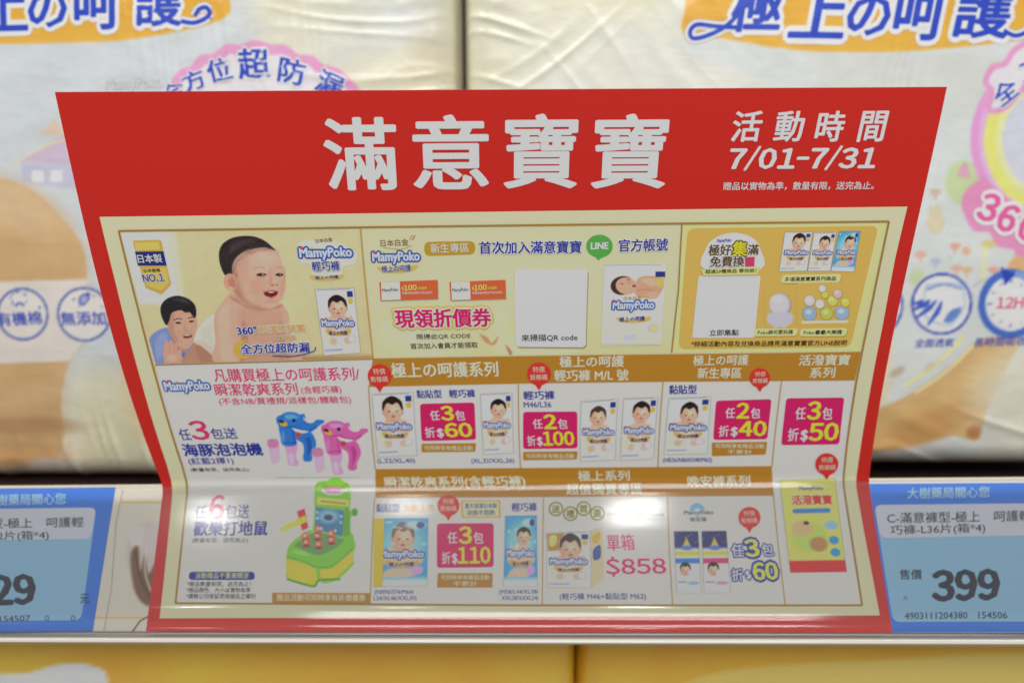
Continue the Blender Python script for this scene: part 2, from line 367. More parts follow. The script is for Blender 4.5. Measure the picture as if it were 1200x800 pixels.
# cream cotton strip behind the labels
BACK = Sheet(RROWS, [DEP[0], DEP[1]], width=RW, h0=-.0040)
strip = extrude('insert_strip', BACK, [(.0006, .0008), (s1 - .0006, .0008), (s1 - .0006, .0012), (.0006, .0012)], -.15, RW + .15, mat((196, 190, 176), .5, .3, 'strip_paper'))
tag(strip, 'cream printed strip with cotton boll lying in the price rail behind the labels', 'shelf strip')
STR = Sheet(RROWS, [DEP[0], DEP[1]], width=RW, h0=-.0027)
k = Ink(STR, 'gold_rule', strip)
k.poly([(137, 586), (205, 586), (205, 588.6), (137, 588.8)], (196, 172, 110), 1); k.poly([(104, 723), (205, 723), (205, 725), (104, 725.4)], (196, 172, 110), 1)
k.line([(150, 742), (160, 728), (178, 718)], 2, (120, 92, 62), 2); k.line([(117, 741), (126, 690), (132, 610), (140, 573)], 1.1, (160, 154, 138), 2); k.build()
def cotton(p):
    p.el(166, 645, 22, 34, (186, 176, 172), .35, 8); p.el(158, 628, 11, 14, (198, 190, 186), .5); p.el(176, 632, 13, 18, (192, 182, 180), .5)
    p.pg([(149, 650), (158, 640), (160, 668), (166, 650), (170, 672), (180, 660), (182, 706), (166, 709), (153, 690)], (112, 84, 62), 4)
    p.ln([(155, 645), (160, 675), (172, 700)], 2.5, (84, 60, 44), 3); p.ln([(168, 640), (166, 670), (174, 695)], 1.5, (210, 198, 190), 2)
picture(STR, 'cotton_picture', strip, [(142, 606), (190, 606), (190, 712), (142, 712)], cotton, (196, 190, 176), 2, 1.5)

LAB = Sheet(RROWS, [DEP[0], DEP[1]], width=RW, h0=-.0024)
LBLUE = (44, 106, 196); LPALE = (128, 170, 203); LTOP = (182, 186, 200); INKC = (36, 40, 52)
def label_sheet(name, q, body_m=(44, 106, 196)):
    a, b = LAB.inv([p[0] for p in q], [p[1] for p in q]); n = len(q); v = []
    for h in (-.0003, 0): v += LAB.pos(a, b, np.full(n, h)).tolist()
    f = [list(range(n))[::-1] if False else list(range(n, 2 * n)), list(range(n))] + [[i, (i + 1) % n, n + (i + 1) % n, n + i] for i in range(n)]
    me = bpy.data.meshes.new(name); me.from_pydata(v, [], f); me.materials.append(mat(body_m, .4, .4, 'label_paper')); 
    bm = bmesh.new(); bm.from_mesh(me); bmesh.ops.recalc_face_normals(bm, faces=bm.faces); bm.to_mesh(me); bm.free()
    return link(name, me)
# right label
lr = label_sheet('price_label', [(1017, 566), (1330, 564), (1350, 741), (1049, 741)]); tag(lr, 'blue price label showing 399 in the rail right of the promotional card', 'price label')
k = Ink(LAB, 'label_panel', lr)
panel = rrect([(1028, 591), (1318, 588), (1338, 728), (1050, 729)], 9)
k.poly(panel, LPALE, 1); k.poly(rrect([(1028, 591), (1318, 588), (1322, 625), (1035, 630)], 8) , LTOP, 2); k.build()
k = Ink(LAB, 'label_text', lr)
k.text('大樹藥局關心您', (1067, 584), (1164, 582), 13, (150, 185, 225), 3, .012)
k.text('C-滿意褲型-極上　呵護輕', (1043, 613), (1213, 610), 13, INKC, 4, .01); k.text('巧褲-L36片(箱*4)', (1047, 628), (1159, 625), 13, INKC, 4, .01)
k.text('售價', (1058, 679), (1084, 679), 12, INKC, 4, .016); k.text('元', (1062, 703), (1067, 703), 4, INKC, 4, .01)
k.text('399', (1098, 704), (1175, 702), 35, INKC, 4, .058); k.text('4903111204380', (1064, 726), (1138, 725), 8, INKC, 4, .008); k.text('154506', (1151, 725), (1185, 725), 8, INKC, 4, .008); k.build()
# left label
ll = label_sheet('price_label', [(-190, 574), (131, 570), (104, 740), (-210, 741)]); tag(ll, 'blue price label whose number ends in 29 in the rail left of the card', 'price label')
k = Ink(LAB, 'label_panel', ll)
k.poly(rrect([(-178, 598), (109, 594), (91, 727), (-196, 729)], 9), LPALE, 1); k.poly(rrect([(-178, 598), (109, 594), (102.5, 631), (-184, 634)], 8), LTOP, 2); k.build()
k = Ink(LAB, 'label_text', ll)
k.text('大樹藥局關心您', (-22, 592), (73, 590), 13, (150, 185, 225), 3, .012)
k.text('C-滿意褲型-極上　呵護輕', (-76, 620), (94, 617), 12, INKC, 4, .01); k.text('巧褲-L32片(箱*4)', (-58, 635), (53, 633), 12, INKC, 4, .01)
k.text('29', (-14, 709), (36, 707), 34, INKC, 4, .058); k.text('元', (90, 707), (101, 707), 11, INKC, 4, .012)
k.text('154507', (-5, 729), (31, 728), 7, INKC, 4, .008); k.text('0', (48, 728), (53, 728), 7, INKC, 4, .008); k.text('0', (79, 728), (84, 728), 7, INKC, 4, .008); k.build()

# ------------------------------------------------------------------ packs
def pack(name, S, paint, base, side_rgb, step, depth=.12, m=None, mat_side=None):
    w, hh = S.x1 - S.x0, S.z1 - S.z0; nx, nz = int(w / step) + 1, int(hh / step) + 1
    a = np.linspace(0, w, nx); b = np.linspace(0, hh, nz)
    # denser at the rounded edges
    A, B = np.meshgrid(a, b); flat = np.stack([S.x0 + A, np.full(A.shape, S.y - .004) + A * S.yaw, S.z0 + B], -1); X, Y = project(flat)
    p = Paint(X, Y, base); p.A, p.B = A, B; paint(p)
    P = S.pos(A, B)
    idx = np.arange(nx * nz).reshape(nz, nx); loop = np.concatenate([idx[0, :-1], idx[:-1, -1], idx[-1, :0:-1], idx[:0:-1, 0]])
    Lp = P.reshape(-1, 3)[loop]; n = len(loop); rings = [Lp]; c = Lp.mean(0)
    for f, g in ((.06, 1.006), (.3, 1.015), (.7, 1.012), (.94, 1.0), (1, .95)):
        R = Lp.copy(); R[:, 0] = c[0] + (R[:, 0] - c[0]) * g; R[:, 2] = np.maximum(c[2] + (R[:, 2] - c[2]) * g, S.z0); R[:, 1] = R[:, 1] + depth * f; rings.append(R)
    v = np.concatenate(rings); f = [[i * n + t, i * n + (t + 1) % n, (i + 1) * n + (t + 1) % n, (i + 1) * n + t] for i in range(len(rings) - 1) for t in range(n)]; f.append(list(range((len(rings) - 1) * n, len(rings) * n))[::-1])
    me = bpy.data.meshes.new(name); me.from_pydata(v.tolist(), [], f); me.polygons.foreach_set('use_smooth', [len(x) == 4 for x in f]); me.materials.append(mat_side or mat(side_rgb, .35, .5, 'pack_film'))
    root = link(name, me); gridmesh('printed_front', P, p.I, root, m or ART['film'], 1.22); return root
PB = (36, 62, 165)
SWG = lambda p, pts: (p.pg(pts, (214, 160, 52), 3), p.mix(np.clip(.5 - p.sd(spline(pts, 4)) / 3, 0, 1) * np.clip((p.Y - 5) / 60, 0, 1) * .5, (226, 180, 90)))
def creamy(p, seed, x0, x1, y0, y1, op=.8):
    w = np.clip((p.X - x0) / 40, 0, 1) * np.clip((x1 - p.X) / 40, 0, 1) * np.clip((p.Y - y0) / 40, 0, 1) * np.clip((y1 - p.Y) / 40, 0, 1)
    r = np.random.default_rng(seed)
    for _ in range(34):
        cx, cy = r.uniform(x0, x1), r.uniform(y0, y1); a = r.uniform(20, 60)
        p.el(cx, cy, a, a * r.uniform(.4, .9), [(214, 208, 176), (204, 205, 192), (220, 211, 182), (214, 218, 216)][r.integers(4)], 1.2, r.uniform(-60, 30), op * .5)
    return w
def paint_left(p):
    p.mix(np.clip((p.X - 300) / 8, 0, 1) * .9, (206, 204, 196)); creamy(p, 3, 320, 540, -40, 140, .8)
    p.mix(np.clip((p.X - 470) / 60, 0, 1) * .6, (186, 178, 148))
    creamy(p, 8, 85, 200, 440, 570, .7); p.mix(np.clip((p.X - 80) / 30, 0, 1) * np.clip((330 - p.X) / 60, 0, 1) * np.clip((p.Y - 420) / 30, 0, 1) * .35, (206, 202, 160))
    creamy(p, 21, 200, 540, 150, 560, .7)
    SWG(p, [(-260, -60), (-260, 20), (-120, 44), (0, 52), (80, 51), (160, 47), (262, 24), (268, -10), (262, -60)])
    # little house
    p.pg([(22, 190), (75, 160), (95, 158), (95, 192)], (196, 178, 196), 2, smooth=False); p.pg([(28, 192), (95, 192), (95, 222), (28, 214)], (188, 186, 204), 2, smooth=False)
    for x in (40, 62): p.pg([(x, 200), (x + 14, 201), (x + 14, 214), (x, 213)], (214, 214, 218), 1.5, smooth=False)
    p.pg([(50, 158), (68, 140), (80, 160)], (212, 190, 168), 2, smooth=False); p.ln([(20, 192), (60, 170), (96, 160)], 2, (226, 206, 160), 2)
    # limb with the icon band across it
    skin = [(-220, 230), (-60, 205), (10, 211), (45, 226), (75, 255), (98, 285), (104, 320), (100, 380), (82, 420), (70, 470), (72, 510), (64, 538), (40, 548), (0, 556), (-220, 570)]
    p.pg(skin, (202, 168, 122), 3); m = np.clip(.5 - p.sd(spline(skin, 4)) / 30, 0, 1)
    p.mix(m * .45, (190, 152, 106)); p.el(10, 240, 70, 26, (212, 184, 146), 1, 20, .7)
    p.el(30, 500, 60, 10, (166, 128, 92), 1, 0, .6); p.el(20, 468, 45, 12, (206, 176, 132), 1.2, -10, .6); p.el(30, 535, 50, 9, (210, 160, 110), 1, 0, .6)
    p.pg([(-220, 332), (0, 330), (104, 327), (106, 360), (98, 400), (80, 423), (0, 426), (-220, 428)], (212, 204, 196), 2, smooth=False)
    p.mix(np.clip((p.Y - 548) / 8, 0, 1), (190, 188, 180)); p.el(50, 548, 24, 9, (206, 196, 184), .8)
    p.pg([(143, 420), (170, 440), (200, 470), (200, 540), (160, 510), (143, 470)], (222, 196, 158), 14, .7)
    for cx, cy, r in ((27, 368, 31), (100, 368, 32), (-46, 369, 31)): p.el(cx, cy, r, r, (48, 74, 160), .06); p.el(cx, cy, r - 2.6, r - 2.6, (214, 209, 203), .06)
    # cotton and leaf symbols
    p.ln([(16, 354), (13, 348), (18, 343), (25, 343), (31, 345), (33, 351), (30, 356), (24, 358), (17, 357), (16, 354)], 1, PB, .8); p.ln([(20, 358), (24, 354), (28, 358)], 2, PB, .8)
    p.pg([(94, 356), (95, 347), (106, 342), (106, 351), (100, 357)], PB, 1); p.pg([(96, 354), (97, 348), (104, 344.5), (104, 350), (99, 355)], (190, 196, 214), 1); p.ln([(93, 359), (104, 345)], .9, PB, .8)
    p.el(88, 350, 1.5, 1.5, PB); p.el(112, 347, 1.4, 1.4, PB); p.el(122, 358, 1.4, 1.4, PB); p.el(47, 360, 1.4, 1.4, PB)
    # scalloped pink arch
    arch = [(196, 125), (207, 98), (216, 86), (228, 82), (238, 70), (253, 68), (268, 57), (284, 58), (300, 52), (318, 57), (335, 58), (349, 68), (366, 70), (378, 80), (394, 84), (408, 96), (420, 112), (420, 140), (196, 140)]
    p.pg(arch, (222, 150, 190), 2.5, grow=4); p.pg(arch, (216, 210, 216), 2, grow=-8); p.noise(60, 3, 5)
def paint_right(p):
    creamy(p, 5, 540, 800, -60, 110, .9); p.mix(np.clip((800 - p.X) / 150, 0, 1) * np.clip((160 - p.Y) / 60, 0, 1) * .45, (224, 212, 180))
    p.pg([(600, 130), (640, 80), (700, 55), (760, 45), (820, 70), (900, 100), (900, 140), (620, 140)], (212, 210, 200), 12, .8)
    creamy(p, 25, 560, 1000, 150, 560, .7)
    SWG(p, [(790, -80), (803, 0), (800, 40), (850, 47), (905, 57), (960, 62), (1040, 62), (1110, 57), (1200, 46), (1300, 20), (1380, -80)])
    p.mix(np.clip((p.X - 930) / 50, 0, 1) * np.clip((p.Y - 60) / 10, 0, 1) * np.clip((160 - p.Y) / 40, 0, 1) * .25, (188, 186, 170))
    # pastel woodland
    p.el(1128, 215, 22, 26, (184, 200, 140), .3, 0, .8); p.pg([(1120, 205), (1130, 190), (1135, 208)], (206, 160, 176), 2); p.el(1095, 262, 11, 12, (206, 194, 166), .3); p.el(1096, 248, 4, 10, (206, 194, 166), .4, 10); p.el(1089, 248, 3, 9, (206, 194, 166), .4, -10)
    for x, y, c in ((1118, 288, (210, 150, 130)), (1077, 298, (214, 160, 140)), (1120, 314, (214, 160, 140)), (1132, 316, (206, 170, 120)), (1095, 306, (170, 180, 200)), (1164, 316, (214, 150, 130)), (1094, 225, (196, 170, 140))):
        p.el(x, y, 7, 4, c, .4, 0, .8); p.el(x, y + 5, 2, 5, c, .5, 0, .6)
    p.el(1131, 294, 5, 5, (212, 168, 140), .4); p.el(1158, 286, 9, 5, (200, 190, 130), .5); p.ln([(1154, 290), (1150, 330)], 5, (218, 214, 150), 3, .7); p.el(1074, 325, 10, 10, (184, 200, 150), .5, 0, .7)
    p.el(1112, 302, 3, 3, (170, 205, 180), .5); p.ln([(1140, 335), (1160, 326), (1180, 332)], 4, (160, 165, 200), 4, .5)
    # round emblem
    p.el(1232, 165, 96, 100, (220, 150, 200), .03); p.el(1232, 165, 86, 90, (214, 176, 212), .05); p.el(1232, 165, 80, 84, (238, 220, 120), .04); p.el(1232, 165, 66, 70, (240, 230, 160), .06); p.el(1232, 165, 58, 62, (198, 200, 212), .04)
    lob = [(1156, 128), (1160, 108), (1152, 96), (1162, 78), (1176, 74), (1186, 60), (1200, 50), (1240, 30), (1300, 40), (1300, 80), (1220, 90), (1196, 110), (1180, 126), (1166, 132)]
    p.pg(lob, (226, 150, 190), 2.5, grow=2); p.pg(lob, (218, 212, 218), 2, grow=-5)
    lob2 = [(1128, 238), (1134, 224), (1150, 214), (1166, 224), (1184, 238), (1204, 246), (1260, 250), (1260, 310), (1200, 304), (1190, 290), (1170, 286), (1160, 270), (1142, 268), (1134, 256)]
    p.pg(lob2, (226, 140, 180), 2.5, grow=3)
    p.pg([(1194, 300), (1180, 318), (1200, 330), (1230, 320)], (214, 170, 120), 3)
    # limbs and cloth
    limb = [(1004, 490), (1030, 479), (1062, 465), (1100, 440), (1130, 415), (1150, 398), (1196, 398), (1180, 440), (1160, 480), (1151, 514), (1142, 518), (1120, 512), (1090, 520), (1060, 527), (1020, 533), (1004, 536)]
    p.pg([(1020, 350), (1036, 350), (1046, 400), (1040, 470), (1010, 480)], (222, 204, 176), 8, .8)
    p.pg(limb, (206, 170, 116), 3); p.el(1090, 500, 60, 18, (190, 140, 84), 1, -20, .6); p.el(1130, 450, 40, 12, (220, 180, 120), 1, -38, .6); p.el(1146, 508, 10, 8, (170, 110, 64), .8)
    p.ln([(1062, 452), (1100, 425), (1130, 395)], 4, (226, 216, 150), 3); p.ln([(1075, 460), (1110, 436), (1145, 402)], 3, (232, 222, 170), 3)
    p.el(1052, 436, 10, 5, (176, 156, 130), .8, -30, .7); p.el(1090, 430, 8, 4, (200, 190, 150), .8, -30, .7)
    p.pg([(1200, 400), (1300, 400), (1300, 545), (1150, 545), (1152, 515), (1165, 470), (1188, 420)], (204, 206, 200), 4, smooth=False); creamy(p, 31, 1170, 1300, 440, 560, .5)
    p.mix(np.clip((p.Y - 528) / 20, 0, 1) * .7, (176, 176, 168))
    # absorbency symbols
    for cx, cy, r in ((1103, 356, 36), (1020, 358, 38)): p.el(cx, cy, r, r + .5, (38, 66, 170), .05); p.el(cx, cy, r - 3, r - 2.5, (216, 216, 214), .05)
    p.pg([(1083, 336), (1090, 332), (1117, 331), (1128, 336), (1131, 355), (1128, 366), (1114, 382), (1100, 380), (1086, 375), (1081, 360)], (176, 190, 210), 1.5); p.pg([(1085, 338), (1090, 335), (1117, 334), (1126, 338), (1129, 355), (1126, 365), (1112, 379), (1100, 377), (1088, 372), (1083, 358)], (222, 222, 218), 1.2)
    p.ln([(1086, 339), (1105, 333), (1125, 338)], 3, (120, 150, 196), 1.5); p.pg([(1106, 376), (1114, 364), (1126, 360), (1125, 367), (1114, 378)], (96, 130, 190), 1.2)
    for q in ([(1071, 362), (1088, 352), (1086, 358)], [(1074, 372), (1096, 353), (1090, 362)], [(1088, 380), (1103, 354), (1100, 366)], [(1070, 356), (1080, 352), (1078, 356)]): p.pg(q, (60, 90, 184), 1.5, smooth=False, grow=1.5)
    cx, cy = 1186, 356; th = np.arctan2(p.Y - cy, p.X - cx); rr = np.hypot(p.X - cx, p.Y - cy)
    p.el(cx, cy, 40, 41, (66, 104, 186), .05); p.el(cx, cy, 31, 32, (216, 218, 222), .05); p.mix(np.clip(1 - np.abs(rr - 36) / 6, 0, 1) * (th > -1.45) * (th < -.1) * .9, (150, 176, 214))
    p.pg([(1174, 314), (1190, 322), (1178, 333)], (38, 66, 170), 1.2, smooth=False, grow=1)
    for i in range(12):
        t = i * math.pi / 6; p.ln([(cx + 24 * math.cos(t), cy + 24 * math.sin(t)), (cx + 28 * math.cos(t), cy + 28 * math.sin(t))], 1.1, (80, 104, 170), .9, smooth=False)
    p.noise(70, 3, 9)
zl = zat(563, PY)
SL = PackFace(xat(536, 60, PY) - .31, xat(536, 60, PY), zl, zl + .33, PY, seed=3)
SRT = PackFace(xat(545, 60, PY), xat(545, 60, PY) + .33, zat(549, PY), zat(549, PY) + .33, PY, seed=11)
c0 = SL.inv(440, 40); c1 = SL.inv(500, 90); c2 = SL.inv(180, 520); c3 = SL.inv(260, 80)
SL.creases = [(c0[0], c0[1], .04, .05, 1.45, .0115, .0007), (c1[0], c1[1], .03, .09, 1.75, .017, .0009), (c2[0], c2[1], .07, .012, .3, .012, .0018), (c3[0], c3[1], .05, .03, .2, .006, .0005), (c2[0] - .05, .006, .2, .012, .05, .016, .002)]
c0 = SRT.inv(1040, 150); c1 = SRT.inv(640, 60); c2 = SRT.inv(1090, 520); c3 = SRT.inv(740, 80)
SRT.creases = [(c0[0], c0[1], .05, .035, -.25, .006, .0006), (c1[0], c1[1], .03, .04, 2.2, .023, .0008), (c2[0], c2[1], .08, .015, 1.3, .017, .0015), (c3[0], c3[1], .04, .03, .9, .019, .0006), (.012, .25, .02, .06, 1.5, .012, .002)]
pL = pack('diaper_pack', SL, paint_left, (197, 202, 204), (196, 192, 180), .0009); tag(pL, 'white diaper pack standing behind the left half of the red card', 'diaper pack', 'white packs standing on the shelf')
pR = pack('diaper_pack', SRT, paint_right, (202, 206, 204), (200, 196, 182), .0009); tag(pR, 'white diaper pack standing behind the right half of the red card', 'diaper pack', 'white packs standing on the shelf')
WO = (226, 226, 228)
def swash(S, k, pts, lv):
    P = spline(pts, 6, False); k.line(P, 11, WO, lv); k.line(P, 4.5, PB, lv + 3)
def brand_title(S, root, items, sw):
    k = Ink(S, 'brand_title', root, .3, .5)
    for P in sw:
        P = spline(P, 6, False); k.line(P, 13, (140, 120, 130), 0.5); k.line(P, 11.5, WO, 1); k.line(P, 5, PB, 5.5)
    for ch, x0, x1, yb, h in items: k.text(ch, (x0, yb), (x1, yb - (1 if x1 < 300 else -1)), h, PB, 2, .03, [(.085, WO)], shear=.12, n=8)
    k.build()
brand_title(SL, pL, [('極', -92, -28, 38, 66), ('上', -18, 34, 37, 60), ('の', 38, 82, 33, 42), ('呵', 92, 146, 36, 60), ('護', 164, 218, 32, 62)], [[(214, 26), (228, 28), (240, 24), (247, 17), (243, 10), (235, 12), (230, 20)], [(-92, 40), (-110, 48), (-128, 46), (-130, 36)]])
brand_title(SRT, pR, [('極', 856, 912, 38, 66), ('上', 922, 984, 45, 62), ('の', 990, 1038, 42, 46), ('呵', 1044, 1104, 47, 66), ('護', 1116, 1184, 44, 66)], [[(872, 8), (852, 30), (830, 42), (812, 46), (808, 38), (816, 30), (838, 32), (868, 34)], [(1176, 36), (1190, 42), (1206, 36), (1214, 26)]])
k = Ink(SL, 'slogan_text', pL, .3, .5)
for ch, x, y, h, an in (('全', 212, 118, 26, 35), ('方', 234, 106, 25, 24), ('位', 262, 96, 27, 12), ('超', 300, 93, 35, 2), ('防', 341, 99, 30, -12), ('漏', 382, 112, 30, -24)):
    w = h * .5; t = math.radians(an); k.text(ch, (x - w * math.cos(t), y + w * math.sin(t)), (x + w * math.cos(t), y - w * math.sin(t)), h, PB, 3, .03, [(.06, WO)])
k.build()
k = Ink(SL, 'icon_text', pL, .3, .5); k.text('有機棉', (-2, 382), (51, 380), 16, PB, 3, .018); k.text('無添加', (74, 381), (126, 380), 16, PB, 3, .018)
k.build()
k = Ink(SL, 'silver_logo', pL, .3, .5); k.text('MamyPoko', (128, 110), (194, 108), 18, (150, 155, 165), 3, .03, shear=.1); k.text('MamyPoko', (128, 110), (194, 108), 18, (204, 204, 204), 6, 0, shear=.1); k.build()
k = Ink(SRT, 'icon_text', pR, .3, .5); k.text('全面透氣', (1072, 407), (1118, 406), 10, PB, 3, .012, shear=.15); k.text('長時間吸收', (1142, 407), (1205, 405), 11, PB, 3, .012, shear=.15)
k.text('12H', (1168, 361), (1200, 361), 13, (214, 70, 110), 3, .022); k.build()
k = Ink(SRT, 'arch_text', pR, .3, .5)
for ch, x, y, h, an in (('全', 1184, 118, 30, 38), ('方', 1214, 92, 30, 24)):
    w = h * .5; t = math.radians(an); k.text(ch, (x - w * math.cos(t), y + w * math.sin(t)), (x + w * math.cos(t), y - w * math.sin(t)), h, PB, 3, .02, [(.06, WO)])
k.build(); k = Ink(SRT, 'emblem_text', pR, .3, .5)
for ch, x, y, an in (('3', 1152, 258, -18), ('6', 1174, 270, -20), ('0', 1200, 281, -18)):
    w = 10; t = math.radians(an); k.text(ch, (x - w * math.cos(t), y + w * math.sin(t)), (x + w * math.cos(t), y - w * math.sin(t)), 34, (222, 84, 140), 3, .05, [(.10, WO)])
k.build()

# gold packs on the shelf below
GY = .004
def paint_gold(white):
    def f(p):
        p.mix(np.clip((p.Y - 765) / 60, 0, 1) * .7, (248, 182, 84)); p.noise(160, 10, 7 if white else 12, (1, .9, .4))
        if white: p.pg([(-80, 796), (20, 792), (60, 782), (95, 780), (122, 790), (118, 812), (60, 830), (-80, 830)], (226, 224, 218), 3)
        else: p.pg([(780, 820), (850, 790), (1000, 778), (1300, 774), (1300, 860), (780, 860)], (246, 190, 100), 6)
    return f
ART['gold'] = artmat('gold_film', .2, .6, (150, .0012, 3, (1, 1, 1.5), .45), coat=.5)
ART['gold'].node_tree.nodes['Principled BSDF'].inputs['Metallic'].default_value = .2
zt = zat(733, GY)
xg = xat(678, 770, GY)
G1 = PackFace(xg - .34, xg - .0008, zt - .2, zt, GY, R=.012, seed=31, wr=1.2); G2 = PackFace(xg + .0008, xg + .34, zt - .2, zt, GY, R=.012, seed=37, wr=.7)
gm = mat((216, 168, 56), .26, .7, 'gold_film_side')
g1 = pack('diaper_pack', G1, paint_gold(True), (240, 168, 52), None, .0016, m=ART['gold'], mat_side=gm); tag(g1, 'golden film pack with white patch on the shelf below, lower left', 'diaper pack', 'golden packs on the shelf below')
g2 = pack('diaper_pack', G2, paint_gold(False), (238, 166, 46), None, .0016, m=ART['gold'], mat_side=gm); tag(g2, 'smooth golden film pack on the shelf below, lower right', 'diaper pack', 'golden packs on the shelf below')
sh2 = box('shelf_board', -.75, .75, .0, .40, zt - .22, zt - .2015, shelf_m); tag(sh2, 'dark brown lower shelf board under the golden packs', 'shelf')

# ------------------------------------------------------------------ the promotional card
card = None
def make_card():
    ns = 130; A = np.unique(np.concatenate([[0, CARD.width], np.arange(.018, CARD.width, .018)])); na = len(A); S_ = np.unique(np.concatenate([np.linspace(0, CARD.len, ns), CARD.cuts])); nsn = len(S_)
    AA, SS = np.meshgrid(A, S_); f0 = CARD.pos(AA, SS, np.zeros(AA.shape)).reshape(-1, 3); b0 = CARD.pos(AA, SS, np.full(AA.shape, -.0004)).reshape(-1, 3); n = len(f0); f = []
    for i in range(nsn - 1):
        for j in range(na - 1):
            a = i * na + j; f.append([a, a + 1, a + na + 1, a + na]); f.append([n + a, n + a + na, n + a + na + 1, n + a + 1])
    bd = [j for j in range(na)] + [i * na + na - 1 for i in range(1, nsn)] + [(nsn - 1) * na + j for j in range(na - 2, -1, -1)] + [i * na for i in range(nsn - 2, 0, -1)]
    for i in range(len(bd)): p, q = bd[i], bd[(i + 1) % len(bd)]; f.append([p, n + p, n + q, q])
    me = bpy.data.meshes.new('promotional_card'); me.from_pydata(np.concatenate([f0, b0]).tolist(), [], f); me.materials.append(mat(RED, .42, .2, 'red_card')); me.materials.append(mat((214, 213, 209), .5, .2, 'white_card_back')); me.polygons.foreach_set('material_index', [1 if max(q) >= n else 0 for q in f])
    return link('promotional_card', me)
card = make_card(); tag(card, 'large red and cream promotional card bent forward out of the price rail', 'promotional card')

# printed areas
def ink(name, parent=None): return Ink(CARD, name, parent or card)
k = ink('cream_panel')
k.poly([(117, 254), (1063, 242), (1049, 300), (1034, 380), (1017, 470), (1006, 540), (1003.5, 570), (1012, 620), (1031, 720.5), (187, 724), (192, 680), (200, 600), (201.5, 571), (196, 545), (167, 450), (137, 335)], CREAM, 1)
GL_ = [(140, 270), (424, 266), (800, 261.5), (1041, 259), (1020, 360), (1003, 445), (992, 520), (988.5, 568), (993, 600), (1010, 708.5), (920, 708.5), (600, 708.5), (206, 706), (213, 640), (219.5, 572), (214, 545), (186, 450), (162, 358)]
k.poly(GL_, (199, 190, 155), 2); k.build()
k = ink('gold_frame')
for i in range(len(GL_)): k.line([GL_[i], GL_[(i + 1) % len(GL_)]], 1.9, GLINE, 12)
k.build()
# title strip
k = ink('title_text')
for ch, x0, x1, yb, h in (('滿', 386, 466, 222, 83), ('意', 487, 571, 221, 85), ('寶', 592, 674, 220, 85), ('寶', 694, 777, 220, 85)): k.text(ch, (x0, yb), (x1, yb - .5), h, (216, 214, 207), 3, .026, n=8, res=3)
k.build()
k = ink('date_text'); WH = (216, 213, 206)
for ch, x0, x1 in (('活', 857, 890), ('動', 906, 939), ('時', 954, 986), ('間', 1004, 1035)): k.text(ch, (x0, 166), (x1, 165.5), 35, WH, 3, .026, shear=.06)
k.text('7/01-7/31', (854, 200), (1023, 199), 28.5, WH, 3, .046, shear=.06); k.text('贈品以實物為準，數量有限，送完為止。', (847, 223), (1023, 222), 9.5, WH, 3, .018, n=4); k.build()

def brand(k, x0, y0, x1, y1, h, lv=4, sub=None):
    k.text('MamyPoko', (x0, y0), (x1, y1), h, (232, 236, 240), lv, .03, [(.15, (34, 56, 140)), (.06, (96, 136, 200))], n=6, shear=.05)
    k.poly(circ(x0 + .02 * (x1 - x0), y0 - h * 1.0, h * .13, n=12), (215, 70, 50), lv + 4); k.poly(circ(x0 + .22 * (x1 - x0), y0 - h * 1.0, h * .1, n=12), (235, 170, 50), lv + 4)
def baby_face(p, cx, cy, w, hair=(40, 30, 28), skin=(218, 172, 146)):
    h = w * 1.12; p.el(cx, cy - h * .12, w * .56, h * .58, hair, .12); p.el(cx, cy + h * .04, w * .49, h * .5, skin, .15)
    p.pg([(cx - w * .46, cy - h * .1), (cx - w * .3, cy - h * .4), (cx, cy - h * .3), (cx + w * .3, cy - h * .42), (cx + w * .46, cy - h * .1), (cx + w * .5, cy - h * .45), (cx, cy - h * .72), (cx - w * .5, cy - h * .45)], hair, max(w * .06, .8))
    for s in (-1, 1): p.el(cx + s * w * .52, cy + h * .05, w * .07, h * .1, (205, 150, 125), .5); p.el(cx + s * w * .2, cy + h * .02, w * .075, h * .035, (74, 50, 44), .8, 0, .85); p.el(cx + s * w * .27, cy + h * .2, w * .13, h * .1, (226, 150, 130), 1, 0, .5)
    p.el(cx, cy + h * .14, w * .07, h * .04, (196, 140, 116), .8); p.el(cx, cy + h * .27, w * .12, h * .05, (168, 84, 78), .9); p.el(cx - w * .36, cy + h * .1, w * .14, h * .36, (186, 136, 112), 1.2, 0, .5); p.el(cx, cy + h * .44, w * .3, h * .07, (180, 130, 106), 1, 0, .5); p.el(cx + w * .1, cy - h * .1, w * .2, h * .14, (232, 198, 176), 1.2, 0, .6)
MP = [0]
